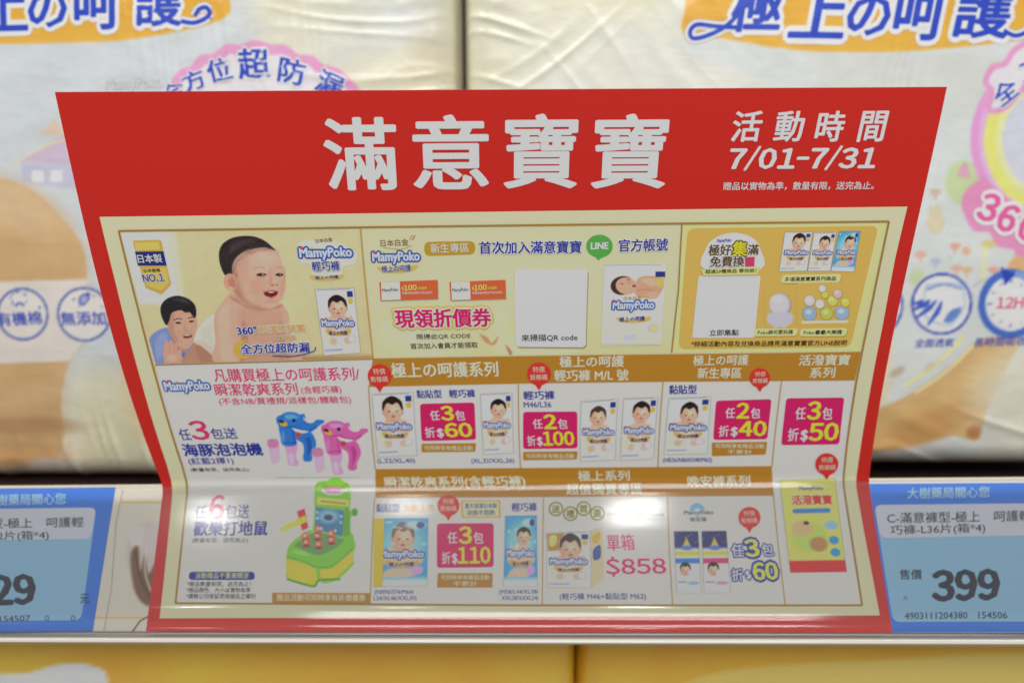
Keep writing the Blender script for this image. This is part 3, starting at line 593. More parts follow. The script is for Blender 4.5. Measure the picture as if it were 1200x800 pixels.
def mini_pack(name, q, kind, parent=None, hair=(36, 26, 24), foot=True):
    MP[0] += 1; vr = np.random.default_rng(MP[0] * 7); ox, oy, fs = vr.uniform(-.09, .09), vr.uniform(-.03, .02), vr.uniform(.36, .47)
    """printed picture of a diaper pack: q = corners TL TR BR BL"""
    x0 = (q[0][0] + q[3][0]) / 2; x1 = (q[1][0] + q[2][0]) / 2; y0 = (q[0][1] + q[1][1]) / 2; y1 = (q[2][1] + q[3][1]) / 2; w = x1 - x0; h = y1 - y0; cx = (x0 + x1) / 2
    def f(p):
        U, V = p.U, p.V; p.X, p.Y = x0 + U * w, y0 + V * h; c = cx
        if kind == 'white' or kind == 'box':
            p.mix(np.clip((V - .55) * 2.2, 0, 1), (224, 212, 186)); p.el(c - w * .3, y0 + h * .72, w * .3, h * .12, (232, 220, 176), 1, 0, .8); p.el(c + w * .3, y0 + h * .6, w * .2, h * .1, (232, 222, 190), 1, 0, .8)
            p.pg([(c - w * .34, y0 + h * .62), (c - w * .3, y0 + h * .46), (c - w * .1, y0 + h * .4), (c + w * .1, y0 + h * .4), (c + w * .3, y0 + h * .46), (c + w * .36, y0 + h * .62)], (216, 172, 148), 1.5)
            p.el(c, y0 + h * .72, w * .2, h * .1, (216, 204, 198), .5); p.el(c - w * .2, y0 + h * .8, w * .1, h * .06, (216, 170, 146), .6); p.el(c + w * .18, y0 + h * .8, w * .1, h * .06, (216, 170, 146), .6)
            baby_face(p, c + w * ox, y0 + h * (.29 + oy), w * fs, hair)
            for sx in (-1, 1):
                if vr.random() < .6: p.pg([(c + sx * w * .2, y0 + h * .5), (c + sx * w * .34, y0 + h * .42), (c + sx * w * vr.uniform(.3, .44), y0 + h * vr.uniform(.36, .56)), (c + sx * w * .42, y0 + h * .52), (c + sx * w * .3, y0 + h * .58)], (212, 166, 142), 1.5)
            for _ in range(10): p.el(x0 + w * vr.uniform(.1, .9), y0 + h * vr.uniform(.66, .9), w * .06, h * .02, [(206, 176, 120), (190, 190, 210), (226, 190, 180), (200, 204, 170)][vr.integers(4)], 1, vr.uniform(0, 90), .5)
            p.el(c + w * .3, y0 + h * .78, w * .13, h * .07, (226, 170, 178), .4, 0, .8); p.el(c + w * .3, y0 + h * .78, w * .08, h * .045, (232, 216, 200), .5)
            p.ln([(x0 + w * .06, y0 + h * .93), (x0 + w * .5, y0 + h * .93)], h * .03, (120, 130, 190), .8, .7)
            p.pg([(x0 + w * .8, y0 + h * .05), (x0 + w * .95, y0 + h * .05), (x0 + w * .95, y0 + h * .14), (x0 + w * .8, y0 + h * .14)], (40, 54, 120), 1, smooth=False); p.el(x0 + w * .875, y0 + h * .2, w * .07, h * .05, (200, 168, 80), .4)
            p.ln([(x0 + w * .05, y0 + h * .02), (x0 + w * .9, y0 + h * .015)], h * .012, (110, 110, 120), .8, .8)
        elif kind == 'blue':
            p.mix(np.ones_like(U), (70, 150, 215)); p.el(c, y0 + h * .4, w * .45, h * .3, (150, 200, 235), 1, 0, .8)
            if hair is None: pass
            p.pg([(c - w * .36, y0 + h * .66), (c - w * .3, y0 + h * .46), (c, y0 + h * .4), (c + w * .3, y0 + h * .46), (c + w * .38, y0 + h * .66)], (220, 176, 150), 1.5)
            baby_face(p, c + w * (.04 + ox), y0 + h * .3, w * fs, hair or (70, 50, 40))
            for _ in range(8): p.el(x0 + w * vr.uniform(.05, .95), y0 + h * vr.uniform(.05, .5), w * .05, h * .02, (190, 220, 240), 1, 0, .6)
            p.el(x0 + w * .75, y0 + h * .1, w * .2, h * .06, (200, 224, 240), .8, 0, .7); p.pg([(x0 + w * .1, y0 + h * .86), (x0 + w * .3, y0 + h * .74), (x0 + w * .46, y0 + h * .84)], (216, 170, 146), 2); p.mix(np.clip((V - .84) * 12, 0, 1) * .8, (226, 230, 232)); p.el(c, y0 + h * .8, w * .3, h * .07, (220, 176, 150), .5); p.el(c + w * .3, y0 + h * .76, w * .12, h * .07, (200, 150, 200), .5)
            p.el(x0 + w * .85, y0 + h * .1, w * .08, h * .05, (60, 60, 120), .4)
        elif kind in ('night_blue', 'night_pink'):
            col = (60, 120, 190) if kind == 'night_blue' else (196, 60, 110)
            p.mix(np.clip((.3 - V) * 20, 0, 1), (50, 56, 110)); p.pg([(c - w * .22, y0 + h * .3), (c, y0 + h * .1), (c + w * .22, y0 + h * .3)], (232, 180, 60), 1, smooth=False); p.el(c, y0 + h * .27, w * .25, h * .04, (90, 120, 200), .3); p.mix(np.clip((.045 - abs(V - .36)) * 40, 0, 1), (225, 190, 50)); p.mix(np.clip((.055 - abs(V - .48)) * 40, 0, 1), col)
            for i in range(9): p.el(x0 + w * ((i * .37 + .1) % 1), y0 + h * ((i * .077 + .03) % .26), .4, .4, (220, 220, 240), .8)
            p.mix(np.clip((V - .53) * 30, 0, 1), (216, 214, 214)); baby_face(p, c - w * .1, y0 + h * .63, w * .4, (40, 30, 34)); p.el(c + w * .25, y0 + h * .68, w * .24, h * .06, (224, 226, 230), .6); p.el(c + w * .2, y0 + h * .84, w * .25, h * .03, col, .8, 0, .5); p.ln([(x0 + w * .1, y0 + h * .82), (x0 + w * .4, y0 + h * .82)], 1, (70, 80, 160), .8)
        elif kind == 'yellow':
            p.mix(np.ones_like(U), (226, 206, 100)); p.el(c - w * .1, y0 + h * .62, w * .36, h * .18, (176, 202, 90), .5); p.el(c - w * .2, y0 + h * .53, w * .2, h * .09, (206, 172, 120), .5); p.el(c + w * .06, y0 + h * .7, w * .16, h * .08, (176, 128, 84), .5)
            p.el(c - w * .12, y0 + h * .47, w * .05, h * .02, (50, 40, 36), .5); p.el(c + w * .32, y0 + h * .5, w * .13, h * .05, (140, 180, 200), .4); p.el(c + w * .34, y0 + h * .66, w * .09, h * .045, (50, 140, 190), .3); p.el(c + w * .34, y0 + h * .79, w * .09, h * .045, (50, 140, 190), .3)
            p.mix(np.clip((V - .865) * 60, 0, 1), (206, 44, 44)); p.ln([(x0 + w * .2, y0 + h * .34), (x0 + w * .8, y0 + h * .34)], h * .05, (60, 120, 190), .8)
    g0 = f
    def f(p): g0(p); p.I += vr.normal(0, 4, p.X.shape)[..., None]
    o = picture(CARD, name, parent or card, q, f, (216, 216, 214), 6, .6)
    kk = ink('pack_lettering', o); edge = [(q[0]), (q[1]), (q[2]), (q[3])]; kk.line(edge, .55, (140, 140, 144), 7.5, True)
    if kind in ('white', 'box', 'blue'):
        gy = y0 + h * .6; kk.poly(spline([(cx - w * .32, gy + h * .02), (cx, gy + h * .06), (cx + w * .32, gy + h * .02), (cx + w * .26, gy + h * .1), (cx, gy + h * .12), (cx - w * .26, gy + h * .1)], 3), (196, 160, 70), 8); brand(kk, cx - w * .42, gy, cx + w * .42, gy, h * .125, 9); kk.text('極上の呵護', (cx - w * .24, gy + h * .105), (cx + w * .24, gy + h * .1), h * .06, BLUE, 16, .02, n=3, res=1)
    if kind == 'yellow':
        kk.text('MamyPoko', (x0 + w * .25, y0 + h * .13), (x0 + w * .68, y0 + h * .13), h * .055, (60, 70, 160), 8, .03, n=4); kk.text('活潑寶寶', (x0 + w * .13, y0 + h * .275), (x0 + w * .84, y0 + h * .27), h * .1, (206, 40, 44), 8, .04, [(.08, (236, 220, 150))], n=5)
    kk.build(); return o
def bubble(cx, cy, r, parent=None):
    kk = ink('price_bubble', parent); P = circ(cx, cy, r * 1.0, r * .96, 30); P = [p for p in P if not (p[1] > cy + r * .85)]; P = circ(cx, cy, r, r * .96, 32)
    kk.poly(P, (214, 50, 44), 9); kk.poly([(cx - r * .38, cy + r * .8), (cx + r * .34, cy + r * .8), (cx + r * .02, cy + r * 1.38)], (214, 44, 40), 9.4)
    kk.text('特價', (cx - r * .5, cy - r * .12), (cx + r * .5, cy - r * .14), r * .5, (240, 180, 160), 11, .012, n=3); kk.text('剪條碼', (cx - r * .72, cy + r * .52), (cx + r * .72, cy + r * .5), r * .48, (240, 190, 170), 11, .012, n=3); return kk.build()
def price_box(q, n1, n2, r=4, a=None):
    kk = ink('price_box'); kk.poly(rrect(q, r), MAG, 4); o = kk.build(); kk = ink('price_text', o)
    x0 = (q[0][0] + q[3][0]) / 2; x1 = (q[1][0] + q[2][0]) / 2; y0 = (q[0][1] + q[1][1]) / 2; y1 = (q[2][1] + q[3][1]) / 2; w = x1 - x0; h = y1 - y0; sl = (q[3][0] - q[0][0]) / 2
    P = (222, 190, 196); xx = lambda f, t: (x0 + w * f - sl * (t - .5) * -0, )[0]
    kk.text('任', (x0 + w * .19 - sl * .1, y0 + h * .46), (x0 + w * .36 - sl * .1, y0 + h * .455), h * .26, P, 6, .026); kk.text('包', (x0 + w * .65 - sl * .1, y0 + h * .46), (x0 + w * .82 - sl * .1, y0 + h * .455), h * .26, P, 6, .026)
    kk.text(n1, (x0 + w * .40 - sl * .1, y0 + h * .46), (x0 + w * .61 - sl * .1, y0 + h * .455), h * .38, YEL, 6, .04, n=8)
    s = .46 if len(n2) == 2 else .38
    kk.text('折', (x0 + w * .09 + sl * .5, y0 + h * .92), (x0 + w * (.27 if len(n2) == 2 else .24) + sl * .5, y0 + h * .915), h * .27, P, 6, .026); kk.text('$', (x0 + w * (.31 if len(n2) == 2 else .27) + sl * .5, y0 + h * .93), (x0 + w * (.42 if len(n2) == 2 else .36) + sl * .5, y0 + h * .93), h * .25, P, 6, .04)
    kk.text(n2, (x0 + w * s + sl * .5, y0 + h * .91), (x0 + w * .94 + sl * .5, y0 + h * .90), h * .37, YEL, 6, .04, n=8); kk.build(); return o
def gold_note(q, lines, fs=None):
    kk = ink('gold_note'); kk.poly(rrect(q, 1.5), GOLD, 4); o = kk.build(); kk = ink('note_text', o); n = len(lines); y0 = (q[0][1] + q[1][1]) / 2; y1 = (q[2][1] + q[3][1]) / 2; h = (y1 - y0)
    for i, s in enumerate(lines):
        f = .06 if i == 0 else .28; yb = y0 + h * (.82 if n == 1 else (.46 if i == 0 else .9)); kk.text(s, (q[0][0] + (q[1][0] - q[0][0]) * f, yb), (q[1][0] - (q[1][0] - q[0][0]) * f, yb), h * (.58 if n == 1 else .34), (220, 204, 170), 6, .014, n=3)
    kk.build()

# ---- cell: hero picture of the laughing baby
def strands(p, pts, c, n, seed, w=1.6, ln=40, ang=0, op=.35):
    r = np.random.default_rng(seed); P = np.array(pts, float); sd = p.sd(spline(pts, 4)); inside = np.clip(.5 - sd / 5, 0, 1)
    for _ in range(n):
        x, y = r.uniform(P[:, 0].min(), P[:, 0].max()), r.uniform(P[:, 1].min(), P[:, 1].max()); t = ang + r.normal(0, .25) + (x - P[:, 0].mean()) * .006
        dx, dy = math.cos(t) * ln / 2, math.sin(t) * ln / 2; ex = p.X - x; ey = p.Y - y; q = np.clip((ex * dx + ey * dy) / (dx * dx + dy * dy), -1, 1); d = np.hypot(ex - q * dx, ey - q * dy)
        v = r.uniform(.5, 1.9); p.mix(np.clip(1.2 - d / w, 0, 1) * inside * op, np.array(c) * v)
def hero(p):
    X, Y = (p.X - 130) * 4, (p.Y - 250) * 4; p.X, p.Y = X, Y
    p.mix(np.clip((Y - 100) / 700, 0, 1) * .4, (196, 182, 132)); p.mix(np.clip((X - 300) / 300, 0, 1) * np.clip((900 - X) / 400, 0, 1) * .3, (192, 180, 128))
    p.pg([(40, 60), (262, 60), (275, 150), (320, 400), (330, 422), (100, 424)], (204, 202, 194), 14, smooth=False); p.pg([(255, 80), (300, 80), (345, 400), (330, 422)], (214, 210, 196), 24, .6, smooth=False)
    p.mix(np.clip((X - 900) / 200, 0, 1) * np.clip((Y - 300) / 200, 0, 1) * .35, (206, 186, 136)); p.mix(np.clip((Y - 655) / 25, 0, 1) * np.clip((X - 820) / 60, 0, 1), (160, 126, 76)); p.el(850, 420, 60, 90, (206, 194, 150), .6, 0, .5)
    p.el(640, 730, 460, 60, (176, 150, 100), 1, 0, .35)
    # man in blue
    p.pg([(178, 610), (196, 565), (250, 535), (300, 545), (345, 620), (400, 600), (410, 640), (360, 700), (190, 705)], (120, 136, 182), 6); p.pg([(210, 600), (240, 560), (270, 570), (250, 640), (220, 690)], (142, 156, 196), 14, .7); p.pg([(320, 620), (350, 650), (340, 690), (310, 680)], (92, 106, 158), 10, .7)
    man = [(268, 500), (275, 455), (330, 430), (385, 450), (404, 490), (406, 530), (396, 580), (378, 618), (352, 634), (322, 622), (296, 585), (274, 545)]
    p.pg([(290, 570), (340, 600), (360, 650), (330, 640), (300, 610)], (176, 128, 104), 8); p.pg(man, (208, 164, 138), 4); p.pg([(268, 500), (275, 455), (300, 470), (296, 540), (320, 600), (296, 585), (274, 545)], (180, 132, 108), 10, .8)
    p.pg([(262, 522), (240, 480), (236, 435), (262, 400), (310, 384), (360, 396), (392, 422), (402, 452), (400, 484), (386, 480), (372, 462), (350, 462), (330, 452), (300, 458), (284, 470), (276, 500)], (38, 34, 38), 5); p.pg([(290, 400), (340, 396), (370, 420), (320, 410)], (76, 72, 78), 14, .6)
    p.el(318, 511, 14, 4.5, (52, 34, 30), .5, 4); p.el(380, 504, 12, 4.5, (52, 34, 30), .5, -6); p.ln([(298, 498), (318, 490), (334, 494)], 4, (56, 40, 36), 3); p.ln([(366, 490), (382, 484), (394, 488)], 4, (56, 40, 36), 3)
    p.pg([(346, 505), (352, 535), (362, 548), (348, 550), (342, 538)], (186, 138, 112), 6, .8); p.el(362, 573, 22, 10, (128, 52, 50), .3, -8); p.el(362, 568, 15, 3.5, (226, 214, 206), .5, -8); p.el(330, 560, 16, 14, (214, 150, 126), 1, 0, .6)
    for q in ([(252, 640), (256, 600), (268, 596), (280, 640)], [(272, 630), (276, 596), (290, 596), (298, 640)], [(292, 640), (300, 606), (312, 612), (312, 650)], [(306, 660), (322, 634), (334, 638), (330, 672)], [(250, 640), (310, 640), (336, 670), (342, 704), (262, 704), (250, 670)]): p.pg(q, (212, 150, 130), 5)
    p.ln([(276, 640), (276, 606)], 2, (184, 118, 100), 3); p.ln([(298, 645), (300, 615)], 2, (184, 118, 100), 3); p.el(290, 675, 22, 16, (222, 168, 148), .8)
    # baby's legs, cloth and body
    p.pg([(336, 704), (360, 655), (392, 606), (430, 590), (480, 640), (520, 690), (520, 704)], (180, 132, 104), 6); p.pg([(400, 620), (450, 640), (500, 700), (430, 700)], (150, 104, 82), 14, .6)
    p.pg([(392, 600), (402, 555), (436, 506), (480, 474), (502, 500), (500, 580), (512, 640), (508, 690), (474, 660), (430, 622)], (214, 208, 192), 5); p.pg([(420, 560), (450, 520), (480, 520), (490, 600), (500, 660), (450, 610)], (188, 180, 160), 16, .6)
    body = [(566, 372), (524, 415), (498, 450), (484, 500), (492, 600), (506, 704), (880, 704), (856, 620), (838, 540), (836, 480), (822, 446), (792, 424), (700, 440), (620, 420)]
    p.pg(body, (214, 174, 148), 4); p.pg([(600, 470), (640, 430), (760, 450), (800, 470), (790, 560), (770, 640), (640, 640), (612, 560)], (200, 156, 130), 24, .8); p.pg([(620, 500), (640, 540), (640, 620), (620, 704), (606, 704), (612, 600)], (166, 118, 94), 12, .8); p.pg([(560, 390), (600, 420), (700, 450), (790, 440), (800, 425), (740, 450), (640, 440), (590, 400)], (160, 112, 90), 14, .85)
    p.pg([(505, 470), (530, 430), (560, 440), (560, 560), (590, 700), (530, 700), (510, 600)], (226, 192, 166), 22, .8); p.pg([(790, 500), (810, 520), (820, 600), (850, 704), (800, 704), (780, 600)], (180, 132, 106), 16, .6); p.pg([(640, 650), (760, 640), (800, 704), (640, 704)], (176, 130, 104), 20, .5)
    # head
    face = [(556, 260), (566, 215), (600, 178), (660, 160), (720, 158), (768, 172), (796, 206), (806, 250), (818, 282), (820, 330), (814, 372), (796, 412), (762, 438), (712, 444), (652, 430), (606, 400), (574, 350)]
    p.pg(face, (220, 178, 152), 4); p.el(690, 230, 80, 50, (230, 196, 172), 1, 0, .6); p.pg([(560, 270), (580, 240), (610, 320), (640, 400), (700, 436), (650, 430), (600, 398), (572, 350)], (196, 146, 120), 22, .8)
    p.pg([(535, 287), (514, 240), (508, 190), (520, 150), (556, 120), (610, 106), (672, 108), (722, 128), (756, 156), (768, 172), (724, 160), (676, 164), (628, 178), (592, 204), (572, 240), (570, 284), (562, 300), (552, 286)], (46, 38, 38), 5); p.pg([(560, 150), (620, 124), (680, 130), (620, 150), (570, 190)], (84, 72, 70), 24, .5)
    hp = [(535, 287), (514, 240), (508, 190), (520, 150), (556, 120), (610, 106), (672, 108), (722, 128), (756, 156), (768, 172), (724, 160), (676, 164), (628, 178), (592, 204), (572, 240), (570, 284), (552, 286)]
    strands(p, hp, (52, 44, 42), 110, 5, 2.2, 46, -.4, .4)
    p.pg([(572, 290), (572, 240), (592, 204), (628, 178), (676, 164), (724, 160), (768, 172), (740, 176), (690, 178), (640, 196), (604, 226), (588, 262), (590, 290)], (120, 92, 80), 22, .55)
    p.pg([(590, 300), (600, 340), (630, 400), (680, 432), (730, 444), (700, 448), (640, 432), (600, 402), (576, 350)], (168, 120, 98), 22, .7)
    strands(p, [(566, 300), (566, 240), (590, 200), (630, 170), (690, 156), (770, 166), (792, 190), (740, 190), (680, 196), (634, 212), (604, 250), (592, 300)], (74, 58, 52), 90, 9, 1.7, 26, -.5, .38)
    p.ln([(684, 286), (706, 280), (730, 286)], 5, (60, 40, 38), 3); p.ln([(774, 286), (791, 281), (810, 287)], 5, (60, 40, 38), 3); p.ln([(686, 296), (706, 302), (728, 295)], 3, (176, 124, 104), 5, .7)
    p.el(735, 200, 50, 26, (232, 202, 182), 1.2, 10, .6); p.el(625, 250, 26, 60, (196, 148, 124), 1.3, 10, .5); p.el(812, 300, 8, 50, (190, 142, 118), 1, 4, .5)
    p.el(748, 272, 12, 20, (196, 148, 124), 1.2, 10, .5); p.el(672, 318, 30, 10, (206, 156, 132), 1.2, -8, .5); p.ln([(740, 352), (726, 372), (724, 388)], 3, (184, 128, 106), 6, .6); p.ln([(792, 350), (800, 372), (796, 388)], 3, (184, 128, 106), 6, .6)
    p.el(563, 323, 32, 43, (206, 150, 124), .12, -14); p.el(568, 325, 17, 26, (176, 112, 92), .5, -14, .7); p.el(562, 352, 14, 10, (222, 168, 142), .6)
    p.ln([(668, 262), (692, 250), (722, 256)], 4, (170, 122, 100), 5, .8); p.ln([(778, 254), (792, 248), (806, 258)], 4, (170, 122, 100), 5, .8)
    p.el(706, 287, 24, 10, (196, 146, 122), .6, 0, .6); p.pg([(684, 288), (704, 279), (728, 286), (706, 294)], (56, 38, 36), 3); p.el(712, 285, 3, 3, (220, 220, 220), .4); p.pg([(774, 288), (790, 280), (808, 288), (792, 295)], (56, 38, 36), 3); p.el(794, 286, 2.5, 2.5, (220, 220, 220), .4)
    p.pg([(748, 290), (762, 310), (782, 322), (780, 338), (756, 342), (740, 330)], (202, 150, 126), 10, .8); p.el(770, 318, 12, 10, (236, 200, 178), 1, 0, .8); p.el(758, 337, 6, 3.5, (140, 82, 68), .6); p.el(780, 335, 4, 3, (140, 82, 68), .6)
    p.el(692, 350, 40, 32, (228, 160, 138), 1.2, 0, .7); p.el(806, 348, 14, 26, (226, 158, 136), 1, 0, .6)
    p.pg([(718, 370), (750, 362), (782, 366), (778, 382), (752, 392), (728, 386)], (110, 36, 38), 3); p.ln([(714, 366), (750, 359), (786, 364)], 5, (206, 112, 104), 4); p.pg([(736, 387), (754, 392), (772, 384), (766, 394), (750, 399)], (206, 112, 106), 4); p.el(752, 368, 14, 3, (226, 216, 208), .6)
    p.el(752, 412, 30, 8, (196, 142, 118), 1, 0, .6); p.el(756, 426, 26, 8, (228, 186, 160), 1, 0, .6)
    legs = [(336, 704), (360, 655), (392, 606), (430, 590), (480, 640), (520, 690), (520, 704)]
    skinlike = np.max([np.clip(.5 - p.sd(spline(q, 4)) / 6, 0, 1) for q in (body, face, man, legs)], 0) * np.clip((p.I[..., 0] - 120) / 40, 0, 1)
    p.mix(skinlike * .32, (172, 128, 112)); p.I += rng.normal(0, 3.0, X.shape)[..., None]; p.noise(60, 2.5, 3); p.noise(14, 1.2, 8)
h_ = picture(CARD, 'baby_picture', card, [(141, 271), (424, 266.5), (436.5, 419), (183, 425.5)], hero, (202, 190, 148), 3, .55)
k = ink('gold_ribbon', h_)
H = lambda pts: [(130 + x / 4, 250 + y / 4) for x, y in pts]
k.poly(H([(106, 132), (112, 126), (232, 123), (238, 128), (284, 330), (240, 376), (166, 346)]), (192, 158, 66), 6); k.poly(H([(116, 178), (249, 176), (264, 243), (130, 243)]), (34, 46, 110), 7)
k.poly(H([(114, 136), (228, 132), (236, 168), (120, 172)]), (212, 182, 96), 7); k.poly(H([(150, 256), (264, 252), (276, 322), (238, 360), (172, 336)]), (206, 176, 90), 7)
k.text('日本製', H([(134, 231)])[0], H([(246, 228)])[0], 10, (232, 230, 226), 9, .022); k.text('日本銷售', H([(160, 275)])[0], H([(236, 272)])[0], 4.2, (60, 44, 30), 9, .015, n=3); k.text('NO.1', H([(158, 318)])[0], H([(256, 314)])[0], 8.5, BLUE, 9, .03, [(.05, (226, 220, 200))], n=4); k.build()
k = ink('brand_logo', h_); k.poly(spline(H([(876, 190), (890, 130), (1000, 128), (1080, 140), (1150, 190), (1140, 236), (1090, 250), (1080, 290), (1000, 312), (945, 290), (935, 240), (890, 228)]), 3), (222, 214, 186), 4)
brand(k, 352.5, 304.5, 413, 303.5, 14, 6); k.text('輕巧褲', H([(948, 268)])[0], H([(1076, 264)])[0], 11, BLUE, 14, .02, [(.06, (232, 232, 236))], n=5); k.poly(spline(H([(938, 288), (1010, 296), (1086, 286), (1076, 306), (1010, 314), (946, 308)]), 3), (206, 170, 84), 6); k.text('極上の呵護', H([(960, 308)])[0], H([(1068, 304)])[0], 4, BLUE, 8, .015, n=3, res=1); k.text('日本白金', H([(962, 138)])[0], H([(1040, 130)])[0], 4.5, (120, 90, 50), 8, .008, n=3, res=1); k.build()
k = ink('slogan_text', h_); k.text('360°', H([(598, 566)])[0], H([(690, 562)])[0], 9, BLUE, 6, .035, [(.06, (220, 220, 220))], n=5); k.text('超彈腰腿圍', H([(700, 560)])[0], H([(912, 552)])[0], 9, (196, 150, 60), 6, .018, [(.06, (232, 224, 200))], n=5)
k.text('工藝升級', H([(762, 594)])[0], H([(872, 590)])[0], 5.5, (190, 146, 60), 6, .012, [(.05, (228, 218, 196))], n=3, res=1); k.poly(spline(H([(576, 640), (590, 606), (640, 588), (620, 610), (604, 640), (620, 664), (660, 670), (610, 678)]), 4), (200, 162, 62), 5)
k.text('全方位超防漏', H([(618, 656)])[0], H([(936, 648)])[0], 11.5, BLUE, 7, .028, [(.075, (226, 226, 222))], n=6, shear=.08); k.line(spline(H([(760, 664), (860, 666), (950, 644), (960, 622)]), 4, False), 1, BLUE, 12); k.build()
mini_pack('pack_picture', H([(958, 352), (1140, 348), (1172, 652), (1000, 664)]), 'white', h_) if False else mini_pack('pack_picture', H([(958, 352), (1140, 348), (1172, 652), (1000, 664)]), 'white')
k = ink('cell_divider')
k.line([(182.5, 426.5), (437, 420)], 1.2, GLINE, 10); k.line([(422.5, 267), (430, 350), (437.5, 420)], 1.6, (176, 144, 72), 10); k.line([(799, 262), (795, 340), (787, 413)], 1.4, GLINE, 10)
k.poly([(184, 427.5), (437, 421), (434, 453), (439.5, 550), (439.5, 583), (436, 644), (434, 707), (207.5, 705), (214, 640), (220.5, 572), (215, 545), (187, 450)], WHITE, 3)
k.poly([(437, 420), (700, 416), (1008, 411.5), (1001, 445), (780, 447), (609, 449.5), (432, 453)], GOLD, 5)
k.poly([(432, 453), (609, 449.5), (780, 447), (1001, 445), (992, 520), (988, 568), (992, 600), (1009, 707), (800, 707.5), (434, 706), (437, 644), (440, 583), (440, 568)], WHITE, 3)
k.poly([(440, 549), (609, 548), (904, 545.5), (905, 560), (907, 580.5), (780, 581.5), (439.5, 583), (440, 565)], GOLD, 5)
for P in ([(607.5, 450), (610, 548)], [(777, 447), (771, 547)], [(915.5, 446), (910, 490), (904.5, 546)], [(432, 453), (440, 549)], [(637, 583), (636, 640), (635.5, 708)], [(782, 582), (784, 640), (788, 708)], [(906, 580), (912, 640), (920, 708)], [(439, 583), (436, 640), (434, 708)]): k.line(P, 1.3, (168, 134, 70), 7)
k.build()
# ---- cell: member voucher
def cream_cell(p):
    p.mix(np.clip((p.Y - 340) / 90, 0, 1) * .7, (208, 196, 146)); p.pg([(560, 420), (580, 385), (620, 378), (700, 385), (780, 400), (790, 425)], (206, 194, 140), 10, .7)
    for i, (x, y, r) in enumerate(((470, 392, 22), (500, 402, 26), (595, 404, 22), (630, 410, 24), (585, 375, 14), (660, 418, 18))): p.el(x, y, r, r * .7, (216, 210, 170), 1, 20 * i, .6)
    p.pg([(562, 392), (572, 396), (576, 402), (584, 394), (580, 404), (570, 402)], (178, 128, 92), 2, .8); p.pg([(592, 404), (600, 412), (598, 418)], (160, 110, 84), 2, .8)
picture(CARD, 'voucher_background', card, [(424, 267), (798, 262.5), (786.5, 413), (438, 419)], cream_cell, (202, 194, 158), 3, 1.2)
G = lambda pts: [(420 + x / 4, 250 + y / 4) for x, y in pts]
k = ink('brand_logo'); k.text('日本白金', G([(106, 156)])[0], G([(236, 150)])[0], 8, (120, 88, 50), 6, .006, n=3); k.line(spline(G([(118, 160), (200, 168), (250, 150)]), 3, False), .6, (170, 130, 60), 6); k.line(spline(G([(240, 125), (250, 105), (262, 112), (250, 125), (268, 100)]), 3, False), .8, (176, 128, 60), 6)
brand(k, *G([(70, 238)])[0], *G([(288, 234)])[0], 14, 6); k.poly(spline(G([(92, 250), (180, 262), (272, 240), (262, 266), (180, 280), (108, 272)]), 4), (206, 170, 84), 5); k.text('極上の呵護', G([(112, 272)])[0], G([(248, 266)])[0], 7, BLUE, 15, .02, [(.05, (226, 220, 200))], n=4); k.build()
k = ink('zone_badge'); k.poly(rrect(G([(308, 134), (546, 130), (548, 192), (310, 200)]), 7), (176, 140, 44), 5); k.text('新生專區', G([(340, 186)])[0], G([(518, 182)])[0], 11, (224, 218, 190), 7, .016); k.build()
k = ink('voucher_headline'); k.text('首次加入滿意寶寶', G([(568, 190)])[0], G([(1044, 186)])[0], 14.5, BLUE, 7, .02, [(.07, (222, 218, 206))], n=6)
k.text('官方帳號', (725, 295), (782, 293.5), 14.5, BLUE, 7, .02, [(.07, (222, 218, 206))], n=6); k.build()
k = ink('green_speech_bubble'); k.poly(circ(702.5, 288.5, 15.5, 13.5, 32), (80, 158, 70), 6); k.poly([(696, 299), (709, 299), (701, 305)], (80, 158, 70), 6.4); k.text('LINE', (692.5, 292), (712.5, 291.5), 7.5, (226, 232, 222), 8, .05); k.build()
for x0, w_ in ((98, 282), (426, 272)):
    k = ink('voucher_coupon'); q = G([(x0, 322), (x0 + w_ - 10, 312), (x0 + w_ - 8, 400), (x0 + 6, 408)])
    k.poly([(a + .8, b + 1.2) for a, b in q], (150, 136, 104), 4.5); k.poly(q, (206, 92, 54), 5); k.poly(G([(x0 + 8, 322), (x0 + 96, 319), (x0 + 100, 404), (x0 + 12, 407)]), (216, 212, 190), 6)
    k.text('$', G([(x0 + 107, 360)])[0], G([(x0 + 116, 360)])[0], 4, (236, 200, 100), 7, .03, n=3); k.text('100', G([(x0 + 118, 362)])[0], G([(x0 + 176, 359)])[0], 6.5, (240, 206, 100), 7, .04); k.text('折價券', G([(x0 + 182, 359)])[0], G([(x0 + 225, 356)])[0], 3.6, (236, 200, 100), 7, .01, n=3, res=1)
    k.text('限購滿意寶寶系列商品使用', G([(x0 + 108, 380)])[0], G([(x0 + 248, 376)])[0], 3, (232, 214, 196), 7, .008, n=3, res=1)
    k.text('MamyPoko', G([(x0 + 16, 372)])[0], G([(x0 + 90, 368)])[0], 5, (70, 80, 120), 7, .02, n=3); k.build()
k = ink('voucher_offer'); k.text('現領折價券', G([(178, 536)])[0], G([(622, 530)])[0], 21.5, MAG, 6, .035, [(.16, (196, 168, 60)), (.10, (216, 206, 150)), (.035, (232, 222, 214))], n=8)
k.text('限掃此QR CODE', G([(275, 592)])[0], G([(526, 587)])[0], 6.5, (40, 36, 34), 5, .012, n=4); k.text('首次加入會員才能領取', G([(246, 636)])[0], G([(560, 630)])[0], 6.8, (40, 36, 34), 5, .012, n=4); k.build()
